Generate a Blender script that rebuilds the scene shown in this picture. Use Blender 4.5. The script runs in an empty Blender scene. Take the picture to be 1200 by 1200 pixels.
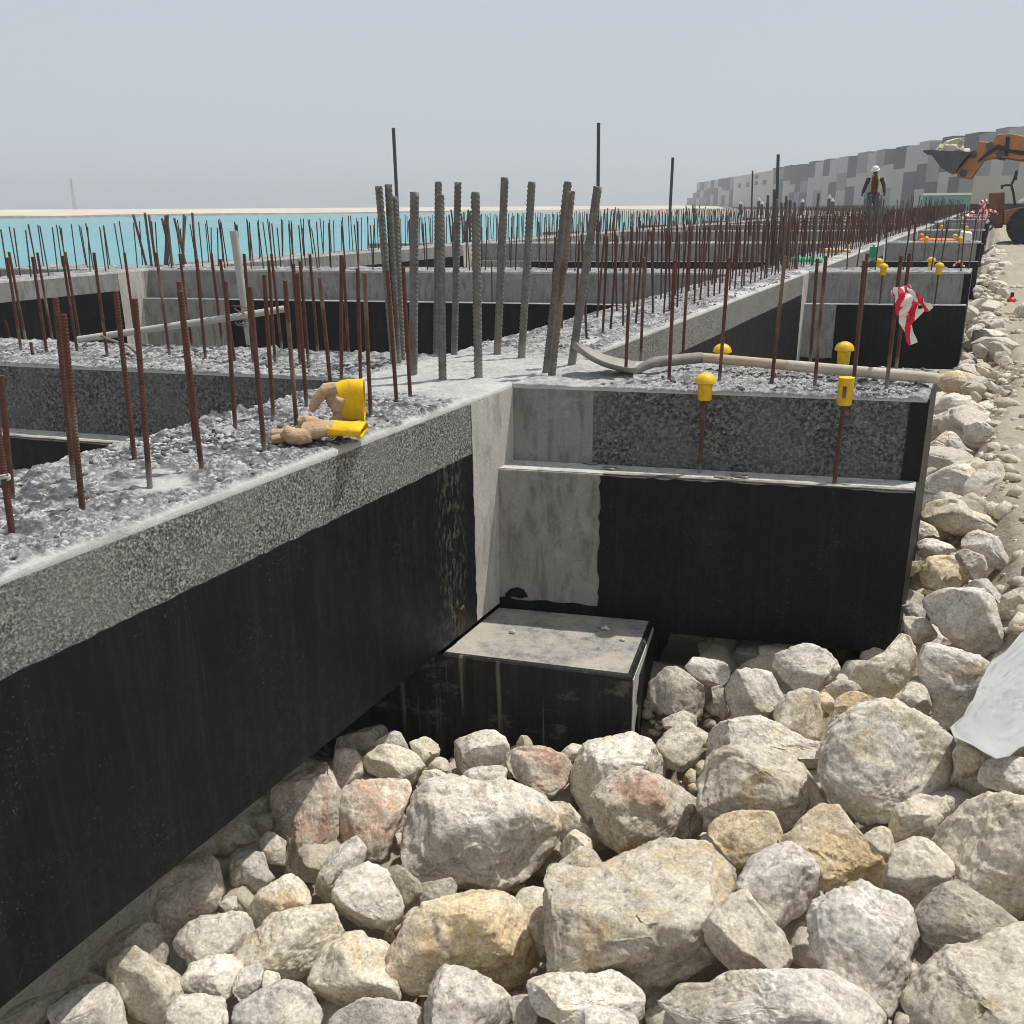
import bpy, bmesh, math, random
import numpy as np
from mathutils import Vector, Matrix
random.seed(7); RS = np.random.RandomState(11)
S = bpy.context.scene
COL = S.collection

# ------------------------------------------------------------------ camera model (photo of 1200 px, eye at the origin)
FPX = 1100.0; YH = 240.5; SL = -0.008; VX = 1166.0
roll = math.atan(-SL); pit = math.atan((600 - YH) * math.cos(roll) / FPX)
def unroll(x, y):
    X = x - 600; Y = y - 600; c, n = math.cos(roll), math.sin(roll)
    return c * X - n * Y, n * X + c * Y
_u = unroll(VX, YH + SL * (VX - 600)); yaw = math.atan(_u[0] / math.hypot(FPX, -_u[1]))
def ray(x, y):
    X, Y = unroll(x, y); r = X / FPX; u = -Y / FPX
    F = math.cos(pit) + u * math.sin(pit); Z = u * math.cos(pit) - math.sin(pit)
    return np.array([-math.sin(yaw) * F + math.cos(yaw) * r, math.cos(yaw) * F + math.sin(yaw) * r, Z])
def onz(x, y, z): d = ray(x, y); return d * (z / d[2])
def onx(x, y, X): d = ray(x, y); return d * (X / d[0])
def ony(x, y, Y): d = ray(x, y); return d * (Y / d[1])
def onvert(x, y, P):                       # on the upright plane through P that faces the eye
    d = ray(x, y); n = np.array([P[0], P[1], 0.0]); return d * (np.dot(P, n) / np.dot(d, n))
FW = ray(600, 600)
RT = (ray(601, 600) - FW) * FPX; UP = (ray(600, 599) - FW) * FPX
SUN = np.array([.27, .337, 1.0]); SUN = SUN / np.linalg.norm(SUN)

# ------------------------------------------------------------------ noise
def _h(i, j, k, s):
    n = (i * 73856093) ^ (j * 19349663) ^ (k * 83492791) ^ (s * 2654435761 & 0x7fffffff)
    n = (n ^ (n >> 13)) * 1274126177 & 0x7fffffff
    n = (n ^ (n >> 15)) * 668265263 & 0x7fffffff
    return ((n ^ (n >> 12)) & 0xffff) / 32767.5 - 1.0
def vn(p, s=0):
    f = np.floor(p); i = f.astype(np.int64); t = p - f; t = t * t * t * (t * (t * 6 - 15) + 10)
    x, y, z = i[:, 0], i[:, 1], i[:, 2]; a, b, c = t[:, 0], t[:, 1], t[:, 2]
    def l(u, v, w): return u + (v - u) * w
    return l(l(l(_h(x, y, z, s), _h(x + 1, y, z, s), a), l(_h(x, y + 1, z, s), _h(x + 1, y + 1, z, s), a), b),
             l(l(_h(x, y, z + 1, s), _h(x + 1, y, z + 1, s), a), l(_h(x, y + 1, z + 1, s), _h(x + 1, y + 1, z + 1, s), a), b), c)
def fbm(p, o=4, s=0, g=.5, lac=2.03):
    r = 0; a = 1.0
    for k in range(o):
        r = r + a * vn(p, s + k); p = p * lac + 3.7; a *= g
    return r
def ridge(p, o=3, s=0):
    r = 0; a = 1.0
    for k in range(o):
        r = r + a * (1 - 2 * np.abs(vn(p, s + k))); p = p * 2.1 + 1.3; a *= .5
    return r
def sst(x, a, b):
    t = np.clip((x - a) / (b - a), 0, 1); return t * t * (3 - 2 * t)

# ------------------------------------------------------------------ objects
def tag(o, label=None, cat=None, group=None, kind=None):
    for k, v in (('label', label), ('category', cat), ('group', group), ('kind', kind)):
        if v: o[k] = v
    return o
def thing(name, loc, label, cat, group=None):
    o = bpy.data.objects.new(name, None); o.empty_display_size = .1; COL.objects.link(o); o.location = Vector([float(v) for v in loc])
    return tag(o, label, cat, group)
def link(name, me, mats, parent=None, loc=None):
    o = bpy.data.objects.new(name, me); COL.objects.link(o)
    if mats is not None:
        for m in (mats if isinstance(mats, (list, tuple)) else [mats]): me.materials.append(m)
    if parent is not None: o.parent = parent
    if loc is not None: o.location = Vector([float(v) for v in loc])
    return o
def npmesh(name, V, Fc, smooth=True):
    """V (N,3); Fc (M,k) one polygon size"""
    V = np.ascontiguousarray(V, dtype=np.float32); Fc = np.asarray(Fc, dtype=np.int32)
    me = bpy.data.meshes.new(name); k = Fc.shape[1]
    me.vertices.add(len(V)); me.vertices.foreach_set('co', V.ravel())
    me.loops.add(Fc.size); me.loops.foreach_set('vertex_index', Fc.ravel())
    me.polygons.add(len(Fc)); me.polygons.foreach_set('loop_start', np.arange(0, Fc.size, k, dtype=np.int32))
    if smooth: me.polygons.foreach_set('use_smooth', np.ones(len(Fc), dtype=bool))
    me.update(calc_edges=True); me.validate(); return me
class MB:
    """collects shapes of one part in a bmesh"""
    def __init__(s, origin=(0, 0, 0)): s.b = bmesh.new(); s.o = Vector([float(v) for v in origin]); s.mi = 0
    def v(s, p): return s.b.verts.new(Vector([float(q) for q in p]) - s.o)
    def f(s, vs):
        try: f = s.b.faces.new(vs); f.material_index = s.mi; return f
        except ValueError: return None
    def hexa(s, P):                        # 8 points: bottom ring then top ring
        v = [s.v(p) for p in P]
        for q in ((3, 2, 1, 0), (4, 5, 6, 7), (0, 1, 5, 4), (1, 2, 6, 5), (2, 3, 7, 6), (3, 0, 4, 7)): s.f([v[i] for i in q])
        return s
    def box(s, x0, x1, y0, y1, z0, z1):
        return s.hexa([(x0, y0, z0), (x1, y0, z0), (x1, y1, z0), (x0, y1, z0), (x0, y0, z1), (x1, y0, z1), (x1, y1, z1), (x0, y1, z1)])
    def prism(s, poly, d):                 # poly of 3-D points, swept by vector d
        a = [s.v(p) for p in poly]; b = [s.v(np.array(p) + np.array(d)) for p in poly]; n = len(a)
        s.f(a[::-1]); s.f(b)
        for i in range(n): s.f([a[i], a[(i + 1) % n], b[(i + 1) % n], b[i]])
        return s
    def tube(s, pts, rad, n=10, cap=True):
        pts = [np.array(p, float) for p in pts]; rad = rad if isinstance(rad, (list, tuple)) else [rad] * len(pts); rings = []
        up = np.array([0, 0, 1.0])
        for i, p in enumerate(pts):
            t = pts[min(i + 1, len(pts) - 1)] - pts[max(i - 1, 0)]; t = t / (np.linalg.norm(t) + 1e-9)
            a = np.cross(t, up if abs(t[2]) < .95 else np.array([1.0, 0, 0])); a /= np.linalg.norm(a); c = np.cross(t, a)
            r = rad[i]; r = r if isinstance(r, (tuple, list)) else (r, r)
            rings.append([s.v(p + r[0] * a * math.cos(2 * math.pi * k / n) + r[1] * c * math.sin(2 * math.pi * k / n)) for k in range(n)])
        for A, B in zip(rings, rings[1:]):
            for k in range(n): s.f([A[k], A[(k + 1) % n], B[(k + 1) % n], B[k]])
        if cap: s.f(rings[0][::-1]); s.f(rings[-1])
        return s
    def lathe(s, prof, c, n=20, axis=(0, 0, 1)):
        ax = np.array(axis, float); ax /= np.linalg.norm(ax)
        a = np.cross(ax, [1, 0, 0] if abs(ax[0]) < .9 else [0, 1, 0]); a /= np.linalg.norm(a); b = np.cross(ax, a); c = np.array(c, float)
        rings = [[s.v(c + ax * h + r * (a * math.cos(2 * math.pi * k / n) + b * math.sin(2 * math.pi * k / n))) for k in range(n)] for r, h in prof]
        for A, B in zip(rings, rings[1:]):
            for k in range(n): s.f([A[k], A[(k + 1) % n], B[(k + 1) % n], B[k]])
        s.f(rings[0][::-1]); s.f(rings[-1]); return s
    def bevel(s, w, seg=2):
        bmesh.ops.recalc_face_normals(s.b, faces=s.b.faces[:])
        bmesh.ops.bevel(s.b, geom=[e for e in s.b.edges if len(e.link_faces) == 2 and e.calc_face_angle(0) > .5], offset=w, segments=seg, profile=.6, affect='EDGES', clamp_overlap=True)
        return s
    def build(s, name, mats, parent=None, smooth=False, label=None):
        bmesh.ops.recalc_face_normals(s.b, faces=s.b.faces[:])
        me = bpy.data.meshes.new(name); s.b.to_mesh(me); s.b.free()
        if smooth:
            me.polygons.foreach_set('use_smooth', np.ones(len(me.polygons), dtype=bool)); me.update()
            if smooth == 2: 
                try: me.set_sharp_from_angle(angle=math.radians(40))
                except Exception: pass
        o = link(name, me, mats, parent, None if parent is not None else s.o)
        if label: o['label'] = label
        return o

# ------------------------------------------------------------------ materials
class MT:
    def __init__(s, name, rough=.8, spec=.3, metal=0.0):
        s.m = bpy.data.materials.new(name); s.m.use_nodes = True; s.t = s.m.node_tree; s.n = s.t.nodes
        s.p = s.n['Principled BSDF']; s.p.inputs['Roughness'].default_value = rough; s.p.inputs['Specular IOR Level'].default_value = spec
        s.p.inputs['Metallic'].default_value = metal; s._tc = None; s.co = None
    def L(s, a, b): s.t.links.new(a, b)
    def coord(s, rnd=False):
        tc = s.n.new('ShaderNodeTexCoord'); o = tc.outputs['Object']
        if rnd:
            oi = s.n.new('ShaderNodeObjectInfo'); mu = s.n.new('ShaderNodeVectorMath'); mu.operation = 'SCALE'
            cx = s.n.new('ShaderNodeCombineXYZ')
            for k, q in enumerate((17.3, 41.7, 29.1)):
                m = s.n.new('ShaderNodeMath'); m.operation = 'MULTIPLY'; s.L(oi.outputs['Random'], m.inputs[0]); m.inputs[1].default_value = q; s.L(m.outputs[0], cx.inputs[k])
            ad = s.n.new('ShaderNodeVectorMath'); ad.operation = 'ADD'; s.L(o, ad.inputs[0]); s.L(cx.outputs[0], ad.inputs[1]); o = ad.outputs[0]; s.rnd = oi.outputs['Random']
        s.co = o; return o
    def scaled(s, v):
        m = s.n.new('ShaderNodeVectorMath'); m.operation = 'MULTIPLY'; s.L(s.co, m.inputs[0]); m.inputs[1].default_value = v; return m.outputs[0]
    def noise(s, sc, det=4, rough=.55, vec=None, dist=0):
        n = s.n.new('ShaderNodeTexNoise'); n.inputs['Scale'].default_value = sc; n.inputs['Detail'].default_value = det; n.inputs['Roughness'].default_value = rough; n.inputs['Distortion'].default_value = dist
        s.L(vec if vec is not None else s.co, n.inputs['Vector']); return n.outputs['Fac']
    def voro(s, sc, feat='F1', out='Distance', vec=None):
        n = s.n.new('ShaderNodeTexVoronoi'); n.feature = feat; n.inputs['Scale'].default_value = sc; s.L(vec if vec is not None else s.co, n.inputs['Vector']); return n.outputs[out]
    def ramp(s, fac, stops, interp='LINEAR'):
        r = s.n.new('ShaderNodeValToRGB'); r.color_ramp.interpolation = interp; e = r.color_ramp.elements
        while len(e) < len(stops): e.new(.5)
        for q, (pos, c) in zip(e, stops):
            q.position = pos; c = c if isinstance(c, (tuple, list)) else (c, c, c); q.color = (*c, 1)
        s.L(fac, r.inputs[0]); return r.outputs[0]
    def mix(s, fac, a, b, mode='MIX'):
        n = s.n.new('ShaderNodeMix'); n.data_type = 'RGBA'; n.blend_type = mode
        for i, v in ((0, fac), (6, a), (7, b)):
            if hasattr(v, 'is_linked'): s.L(v, n.inputs[i])
            else: n.inputs[i].default_value = v if i == 0 else ((*v, 1) if isinstance(v, (tuple, list)) else (v, v, v, 1))
        return n.outputs[2]
    def math(s, op, a, b=0.0, clamp=False):
        n = s.n.new('ShaderNodeMath'); n.operation = op; n.use_clamp = clamp
        for i, v in ((0, a), (1, b)):
            if hasattr(v, 'is_linked'): s.L(v, n.inputs[i])
            else: n.inputs[i].default_value = v
        return n.outputs[0]
    def sep(s, axis):
        n = s.n.new('ShaderNodeSeparateXYZ'); tc = s.n.new('ShaderNodeTexCoord'); s.L(tc.outputs['Object'], n.inputs[0]); return n.outputs[axis]
    def attr(s, name):
        n = s.n.new('ShaderNodeAttribute'); n.attribute_name = name; return n.outputs['Fac']
    def col(s, c):
        if hasattr(c, 'is_linked'): s.L(c, s.p.inputs['Base Color'])
        else: s.p.inputs['Base Color'].default_value = (*c, 1)
        return s
    def bump(s, h, st=.5, dist=.01):
        b = s.n.new('ShaderNodeBump'); b.inputs['Strength'].default_value = st; b.inputs['Distance'].default_value = dist; s.L(h, b.inputs['Height'])
        prev = s.p.inputs['Normal'].links
        if prev: s.L(prev[0].from_socket, b.inputs['Normal'])
        s.L(b.outputs[0], s.p.inputs['Normal']); return s
def plain(name, c, rough=.6, spec=.3, metal=0.0, var=.15, sc=20, bump=0):
    m = MT(name, rough, spec, metal); m.coord(True); n = m.noise(sc, 4)
    m.col(m.ramp(n, [(.25, tuple(v * (1 - var) for v in c)), (.75, tuple(min(1, v * (1 + var)) for v in c))]))
    if bump: m.bump(m.noise(sc * 6, 3), bump, .003)
    return m.m
M = {}
def rockmat(name, a, b, stain, lo=.52, hi=.68, dark=(.2, .18, .155)):
    m = MT(name, .88, .2); m.coord(True)
    c = m.ramp(m.noise(5.5, 5, .6, dist=.4), [(.33, a), (.66, b)])
    c = m.mix(m.ramp(m.noise(6.5, 6, .62, m.scaled((1.0, 1.2, .9)), .8), [(lo, 0.0), (hi, 1.0)]), c, stain)
    c = m.mix(m.ramp(m.noise(11, 7, .7, m.scaled((1.3, .8, 1.1))), [(.55, 0.0), (.72, .75)]), c, tuple(min(1, v * 1.14) for v in a))
    c = m.mix(m.ramp(m.noise(26, 7, .72), [(.60, 0.0), (.74, .5)]), c, dark)
    c = m.mix(m.ramp(m.voro(55), [(.02, .4), (.10, 0.0)]), c, tuple(v * .9 for v in dark))
    g = m.noise(120, 5, .7)
    c = m.mix(1.0, c, m.ramp(g, [(.38, .76), (.62, 1.15)]), 'MULTIPLY')
    c = m.mix(1.0, c, m.ramp(m.noise(15, 6, .7, None, .7), [(.38, .78), (.56, 1.08)]), 'MULTIPLY')
    c = m.mix(m.ramp(m.noise(44, 8, .74, None, .5), [(.36, .65), (.44, 0.0)]), c, dark)
    c = m.mix(m.ramp(m.noise(19, 8, .72, m.scaled((1.2, .9, 1.1)), .3), [(.56, 0.0), (.66, .5)]), c, (.80, .77, .70))
    hv = m.math('ADD', m.math('MULTIPLY', m.rnd, .26), .88)
    c = m.mix(1.0, c, m.mix(0.0, hv, hv), 'MULTIPLY')
    m.col(c)
    c2 = m.ramp(m.noise(44, 8, .74, None, .5), [(.36, 0.0), (.47, 1.0)]); m.bump(m.noise(26, 9, .72), .6, .015); m.bump(c2, .35, .004); m.bump(m.ramp(m.voro(60), [(0, 0.0), (.3, 1.0)]), .25, .003); m.bump(g, .4, .0025)
    return m.m
M['w'] = rockmat('pale_limestone', (.78, .73, .64), (.67, .61, .52), (.66, .53, .34), .54, .70)
M['c'] = rockmat('cream_limestone', (.75, .675, .545), (.65, .585, .475), (.63, .49, .30), .50, .66)
M['o'] = rockmat('ochre_limestone', (.70, .565, .36), (.66, .57, .43), (.64, .48, .275), .45, .62)
M['g'] = rockmat('grey_limestone', (.72, .67, .59), (.60, .55, .48), (.60, .51, .37), .55, .70)
M['r'] = rockmat('red_stained_limestone', (.72, .63, .51), (.62, .54, .435), (.57, .375, .27), .50, .64)
M['t'] = rockmat('tan_limestone', (.66, .585, .475), (.575, .51, .415), (.57, .45, .29), .54, .70)
M['s'] = rockmat('shaded_grey_limestone', (.50, .45, .375), (.41, .365, .305), (.48, .39, .27), .55, .70)  # darker grey for rocks lying in shade; the shade is put into the colour

# concrete, hacked until its stones show
def scab(name, base, lo, hi, sc=95):
    m = MT(name, .9, .25); m.coord()
    w = m.noise(16, 3, .6)
    c = m.mix(.9, base, m.ramp(m.voro(sc, out='Color', vec=None), [(0.0, lo), (.55, tuple(.5 * (p + q) for p, q in zip(lo, hi))), (1.0, hi)]))
    c = m.mix(m.ramp(m.noise(sc * .9, 5, .7), [(.48, 0.0), (.57, .85)]), c, tuple(v * .45 for v in lo))
    c = m.mix(m.ramp(m.voro(sc * .33), [(.05, .85), (.17, 0.0)]), c, tuple(min(.62, v * 1.35) for v in hi))
    c = m.mix(m.ramp(m.noise(3.2, 4, .6), [(.42, 0.0), (.62, .55)]), c, base)
    m.col(c); m.bump(m.voro(sc), .6, .003); m.bump(m.noise(sc * 1.3, 5, .75), .8, .005)
    return m.m
M['hack'] = scab('hacked_concrete', (.27, .262, .242), (.06, .058, .055), (.55, .53, .49), 150)
M['hackdark'] = scab('hacked_grey_concrete', (.165, .165, .16), (.055, .056, .058), (.27, .265, .25), 85)
def conc(name, a, b, dark, bumps=.35):
    m = MT(name, .85, .3); m.coord()
    c = m.ramp(m.noise(4, 6, .6), [(.3, a), (.7, b)])
    c = m.mix(m.ramp(m.noise(9, 6, .65, m.scaled((2.2, 2.2, .5)), .5), [(.48, 0.0), (.64, .85)]), c, dark)
    c = m.mix(m.ramp(m.voro(38), [(.05, .85), (.11, 0.0)]), c, tuple(v * .4 for v in dark))
    c = m.mix(m.ramp(m.noise(6, 7, .7, None, 1.0), [(.55, 0.0), (.66, .55)]), c, tuple(min(.7, v * 1.25) for v in a))
    c = m.mix(1.0, c, m.ramp(m.noise(90, 5, .7), [(.25, .84), (.75, 1.1)]), 'MULTIPLY')
    m.col(c); m.bump(m.noise(60, 6, .7), bumps, .005); return m.m
M['strip'] = conc('bare_concrete', (.55, .53, .48), (.45, .43, .39), (.33, .31, .28))
M['panel'] = conc('formwork_concrete', (.32, .31, .285), (.265, .25, .228), (.165, .155, .14))
M['smooth'] = conc('cast_concrete', (.29, .29, .28), (.235, .235, .225), (.15, .15, .145))
M['ledge'] = conc('dusty_ledge_concrete', (.56, .545, .51), (.47, .455, .43), (.30, .29, .27))
def topmat():
    m = MT('rough_paste_concrete', .92, .2); m.coord(); r = m.attr('rough')
    pale = m.ramp(m.noise(7, 5, .6), [(.3, (.56, .55, .525)), (.7, (.46, .45, .43))])
    crumb = m.ramp(m.noise(75, 6, .72), [(.42, 0.0), (.51, 1.0)])
    crumb = m.math('MULTIPLY', m.math('MULTIPLY', crumb, m.ramp(m.noise(13, 5, .65), [(.36, .40), (.52, 1.0)])), m.math('MULTIPLY', r, .95))
    c = m.mix(crumb, pale, (.125, .13, .138))
    pit = m.math('MULTIPLY', m.attr('pit'), .9)
    c = m.mix(pit, c, (.062, .066, .073))  # hollows darkened as painted shade, clods dark as aggregate
    c = m.mix(m.math('MULTIPLY', m.ramp(m.noise(190, 4, .7), [(.54, 0.0), (.68, .6)]), r), c, (.15, .15, .15))
    m.col(c); m.bump(m.noise(110, 6, .7), .7, .006); m.bump(m.noise(300, 4, .7), .5, .002); return m.m
M['top'] = topmat()
M['crumbd'] = plain('dark_concrete_crumb', (.12, .122, .125), .95, .15, 0, .5, 60, .3)
M['crumbp'] = plain('pale_concrete_crumb', (.48, .47, .445), .95, .15, 0, .3, 60, .3)
def bitum(name, dust, streaks, base=(.0030, .0038, .0048), yellow=None):
    m = MT(name, .5, .3); m.coord()
    c = m.ramp(m.noise(2.2, 5, .6), [(.3, base), (.75, tuple(v * 1.6 for v in base))])
    st = m.noise(14, 5, .65, m.scaled((1.6, 1.6, .10)))
    c = m.mix(m.ramp(st, [(.50, 0.0), (.80, streaks)]), c, (.09, .088, .082))
    c = m.mix(m.ramp(m.noise(70, 4, .6, m.scaled((1.4, 1.4, .09))), [(.54, 0.0), (.72, .16)]), c, (.030, .044, .045))
    c = m.mix(m.ramp(m.noise(2.6, 6, .7, m.scaled((1, 1, 1.3))), [(.52, 0.0), (.78, .15)]), c, (.026, .031, .03))
    sp = m.math('MULTIPLY', m.ramp(m.noise(170, 3, .6), [(.62, 0.0), (.71, 1.0)]), m.ramp(m.noise(3.5, 6, .7), [(.47, .05), (.66, 1.0)]))
    c = m.mix(m.math('MULTIPLY', sp, .42), c, (.30, .29, .26))
    sp2 = m.math('MULTIPLY', m.ramp(m.noise(60, 4, .7), [(.735, 0.0), (.755, 1.0)]), .6)
    c = m.mix(sp2, c, (.5, .48, .44))
    if dust: c = m.mix(m.ramp(m.noise(30, 8, .78, None, .6), [(.36, .12), (.62, dust)]), c, (.42, .405, .37)); c = m.mix(m.ramp(m.noise(5, 6, .65), [(.42, 0.0), (.58, .85)]), c, (.47, .43, .36)); c = m.mix(m.ramp(m.noise(70, 6, .75), [(.52, 0.0), (.64, .45)]), c, (.10, .105, .11)); c = m.mix(m.ramp(m.noise(11, 6, .7), [(.45, 0.0), (.62, .7)]), c, (.40, .355, .285))
    if yellow == 'drips':
        c = m.mix(m.ramp(m.noise(20, 4, .6, m.scaled((1.6, 1.6, .05))), [(.60, 0.0), (.68, .75)]), c, (.16, .145, .115))
        c = m.mix(m.ramp(m.noise(7, 7, .75, m.scaled((1, 1, 1.6))), [(.56, 0.0), (.68, .6)]), c, (.15, .135, .105))
    elif yellow:
        y_ = m.sep(1); k_ = m.math('MULTIPLY', m.math('SUBTRACT', y_, yellow[0]), 1 / (yellow[1] - yellow[0]), True); k_ = m.math('MULTIPLY', k_, m.math('SUBTRACT', 1.0, k_)); 
        c = m.mix(m.math('MULTIPLY', m.ramp(m.noise(55, 6, .75, m.scaled((1, 1, .45))), [(.50, 0.0), (.62, 1.0)]), m.math('MULTIPLY', k_, 2.4, True)), c, (.17, .15, .11))
    m.col(c); m.bump(m.noise(140, 5, .7), .35, .003); m.bump(m.noise(11, 5, .65, m.scaled((1.5, 1.5, .25))), .25, .006)
    m.L(m.ramp(m.noise(30, 4), [(.3, .42), (.7, .66)]), m.p.inputs['Roughness']); return m.m
M['bit'] = bitum('bitumen_paint', 0, .14)
M['bitsoil'] = bitum('bitumen_with_splashes', 0, .14, yellow=(-34.76, -34.52))
M['bitdrip'] = bitum('bitumen_with_drips', 0, .35, (.009, .009, .0095), yellow='drips')
M['bitdust'] = bitum('dusty_bitumen', .8, .3, (.07, .075, .085))
M['bitedge'] = bitum('scuffed_bitumen_edge', .3, .6, (.02, .021, .023))

def rebarmat(name, rust, dark, grey, gz, rustlo=.5):
    m = MT(name, .82, .3, 0.0); m.coord(True)
    c = m.ramp(m.noise(30, 5, .65), [(.3, rust), (.7, dark)])
    c = m.mix(m.ramp(m.noise(9, 5, .6, m.scaled((1, 1, .35))), [(rustlo, 0.0), (rustlo + .12, .85)]), c, grey)
    z = m.sep(2); k = m.math('ADD', z, m.math('MULTIPLY', m.noise(7, 3), .10))
    zz = m.math('ADD', k, m.math('MULTIPLY', m.rnd, -.05))
    c = m.mix(m.ramp(zz, [(gz, .9), (gz + .05, 0.0)]), c, (.26, .235, .205))
    m.col(c); m.bump(m.noise(220, 4, .7), .5, .002); return m.m
M['rust'] = rebarmat('rusty_steel', (.150, .062, .042), (.082, .038, .031), (.25, .19, .15), .03, .57)
M['grey'] = rebarmat('weathered_steel', (.215, .20, .18), (.12, .112, .102), (.14, .085, .06), .05, .58)
M['greyrust'] = rebarmat('streaked_steel', (.24, .205, .17), (.16, .13, .11), (.15, .066, .042), .0, .50)
M['rustfar'] = plain('rusty_steel_far', (.105, .058, .045), .85, .25, 0, .35, 3)
M['greyfar'] = plain('weathered_steel_far', (.135, .118, .105), .85, .25, 0, .3, 3)
M['pole'] = plain('dark_pole_steel', (.075, .078, .085), .6, .4, 0, .2, 6)
M['pvc'] = plain('dusty_white_pipe', (.43, .415, .375), .65, .3, 0, .14, 14, .2)
M['yellow'] = plain('yellow_plastic', (.74, .455, .014), .5, .4, 0, .2, 45, .15)
M['orangep'] = plain('orange_plastic', (.78, .20, .035), .45, .4, 0, .1, 30)
def paintm():
    m = MT('orange_machine_paint', .62, .35); m.coord()
    c = m.ramp(m.noise(2.2, 5, .6), [(.3, (.40, .15, .052)), (.7, (.50, .205, .075))])
    c = m.mix(m.ramp(m.noise(3.2, 7, .7), [(.50, 0.0), (.68, .75)]), c, (.28, .20, .135)); c = m.mix(m.ramp(m.noise(8, 6, .75), [(.58, 0.0), (.66, .8)]), c, (.12, .065, .04))
    m.col(c); return m.m
M['orange'] = paintm()
M['rustbox'] = plain('rusty_plate', (.16, .075, .045), .8, .25, 0, .5, 3)
M['darkmetal'] = plain('worn_dark_steel', (.075, .075, .078), .6, .4, 0, .35, 3)
M['tyre'] = plain('dusty_rubber', (.032, .034, .038), .85, .2, 0, .4, 4, .3)
M['black'] = plain('black_plastic', (.02, .02, .022), .5, .4)
M['glassd'] = plain('dark_cab_glass', (.03, .035, .04), .12, .5)
def leatherm():
    m = MT('tan_glove_leather', .85, .2); m.coord()
    c = m.ramp(m.noise(22, 6, .65), [(.3, (.42, .27, .165)), (.7, (.56, .40, .265))])
    c = m.mix(m.ramp(m.noise(45, 6, .7), [(.52, 0.0), (.68, .6)]), c, (.27, .185, .125))
    m.col(c); m.bump(m.noise(38, 5, .6, m.scaled((1, .6, 2.2)), .8), .9, .007); m.bump(m.noise(300, 3), .4, .001); return m.m
M['leather'] = leatherm()
def cuffm():
    m = MT('yellow_cuff_canvas', .75, .25); m.coord(); n = m.noise(28, 5, .6)
    c = m.ramp(n, [(.3, (.70, .41, .012)), (.7, (.83, .53, .02))])
    m.col(c); c = m.mix(m.ramp(m.noise(34, 6, .7), [(.54, 0.0), (.70, .5)]), c, (.42, .27, .04)); m.col(c); m.bump(m.noise(260, 3), .5, .0015); m.bump(m.noise(22, 5, .6, m.scaled((1, 1, .5)), .6), .8, .006); return m.m
M['cuff'] = cuffm()
def woodm():
    m = MT('worn_wood', .75, .25); m.coord(); v = m.scaled((3, 40, 40))
    c = m.ramp(m.noise(3, 6, .6, v), [(.3, (.42, .31, .2)), (.55, (.50, .41, .29)), (.75, (.33, .20, .125))])
    m.col(c); m.bump(m.noise(6, 4, .6, v), .3, .002); return m.m
M['wood'] = woodm()
M['tapewrap'] = plain('cloth_tape_wrap', (.53, .475, .38), .8, .2, 0, .22, 18, .4)
M['shovel'] = plain('dusty_shovel_steel', (.32, .30, .265), .7, .35, 0, .25, 16, .3)
M['socket'] = plain('dusty_socket_steel', (.24, .22, .195), .75, .3, 0, .35, 22, .4)
M['tred'] = plain('red_tape_plastic', (.72, .022, .05), .45, .4, 0, .12, 30)
M['twhite'] = plain('white_tape_plastic', (.80, .77, .72), .45, .4, 0, .06, 30)
M['sheet'] = plain('white_plastic_sheet', (.37, .367, .36), .5, .35, 0, .14, 7, .2)
M['skin'] = plain('skin', (.11, .062, .042), .6, .3)
M['maroon'] = plain('maroon_shirt', (.115, .022, .03), .85, .2)
M['jeans'] = plain('blue_trousers', (.05, .075, .13), .85, .2)
M['vest'] = plain('lime_vest', (.34, .50, .06), .8, .2)
M['lamphead'] = plain('pale_lamp_glass', (.45, .46, .46), .5, .4)
M['helmet'] = plain('white_helmet', (.80, .80, .80), .35, .45)
M['green'] = plain('green_mesh_sheet', (.03, .36, .18), .7, .3)
M['dgreen'] = plain('teal_hoarding', (.16, .34, .30), .8, .25, 0, .2, .4)
M['beige'] = plain('beige_render', (.47, .44, .385), .85, .2, 0, .06, .5)
M['bank'] = plain('pale_sand_bank', (.60, .53, .43), .95, .1, 0, .15, .08)
M['bankrock'] = plain('dark_armour_stone', (.20, .19, .175), .95, .1, 0, .4, .5)
M['mast'] = plain('hazed_red_lattice', (.50, .44, .45), .8, .2)  # paled towards the sky: distance haze painted into the colour
M['wallA'] = plain('light_grey_panel', (.35, .355, .345), .8, .25, 0, .06, .2)
M['wallB'] = plain('mid_grey_panel', (.20, .205, .215), .8, .25, 0, .06, .2)
M['wallC'] = plain('dark_grey_panel', (.062, .066, .076), .8, .25, 0, .06, .2)
M['plank'] = plain('raw_plank', (.55, .38, .2), .8, .2)

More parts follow.
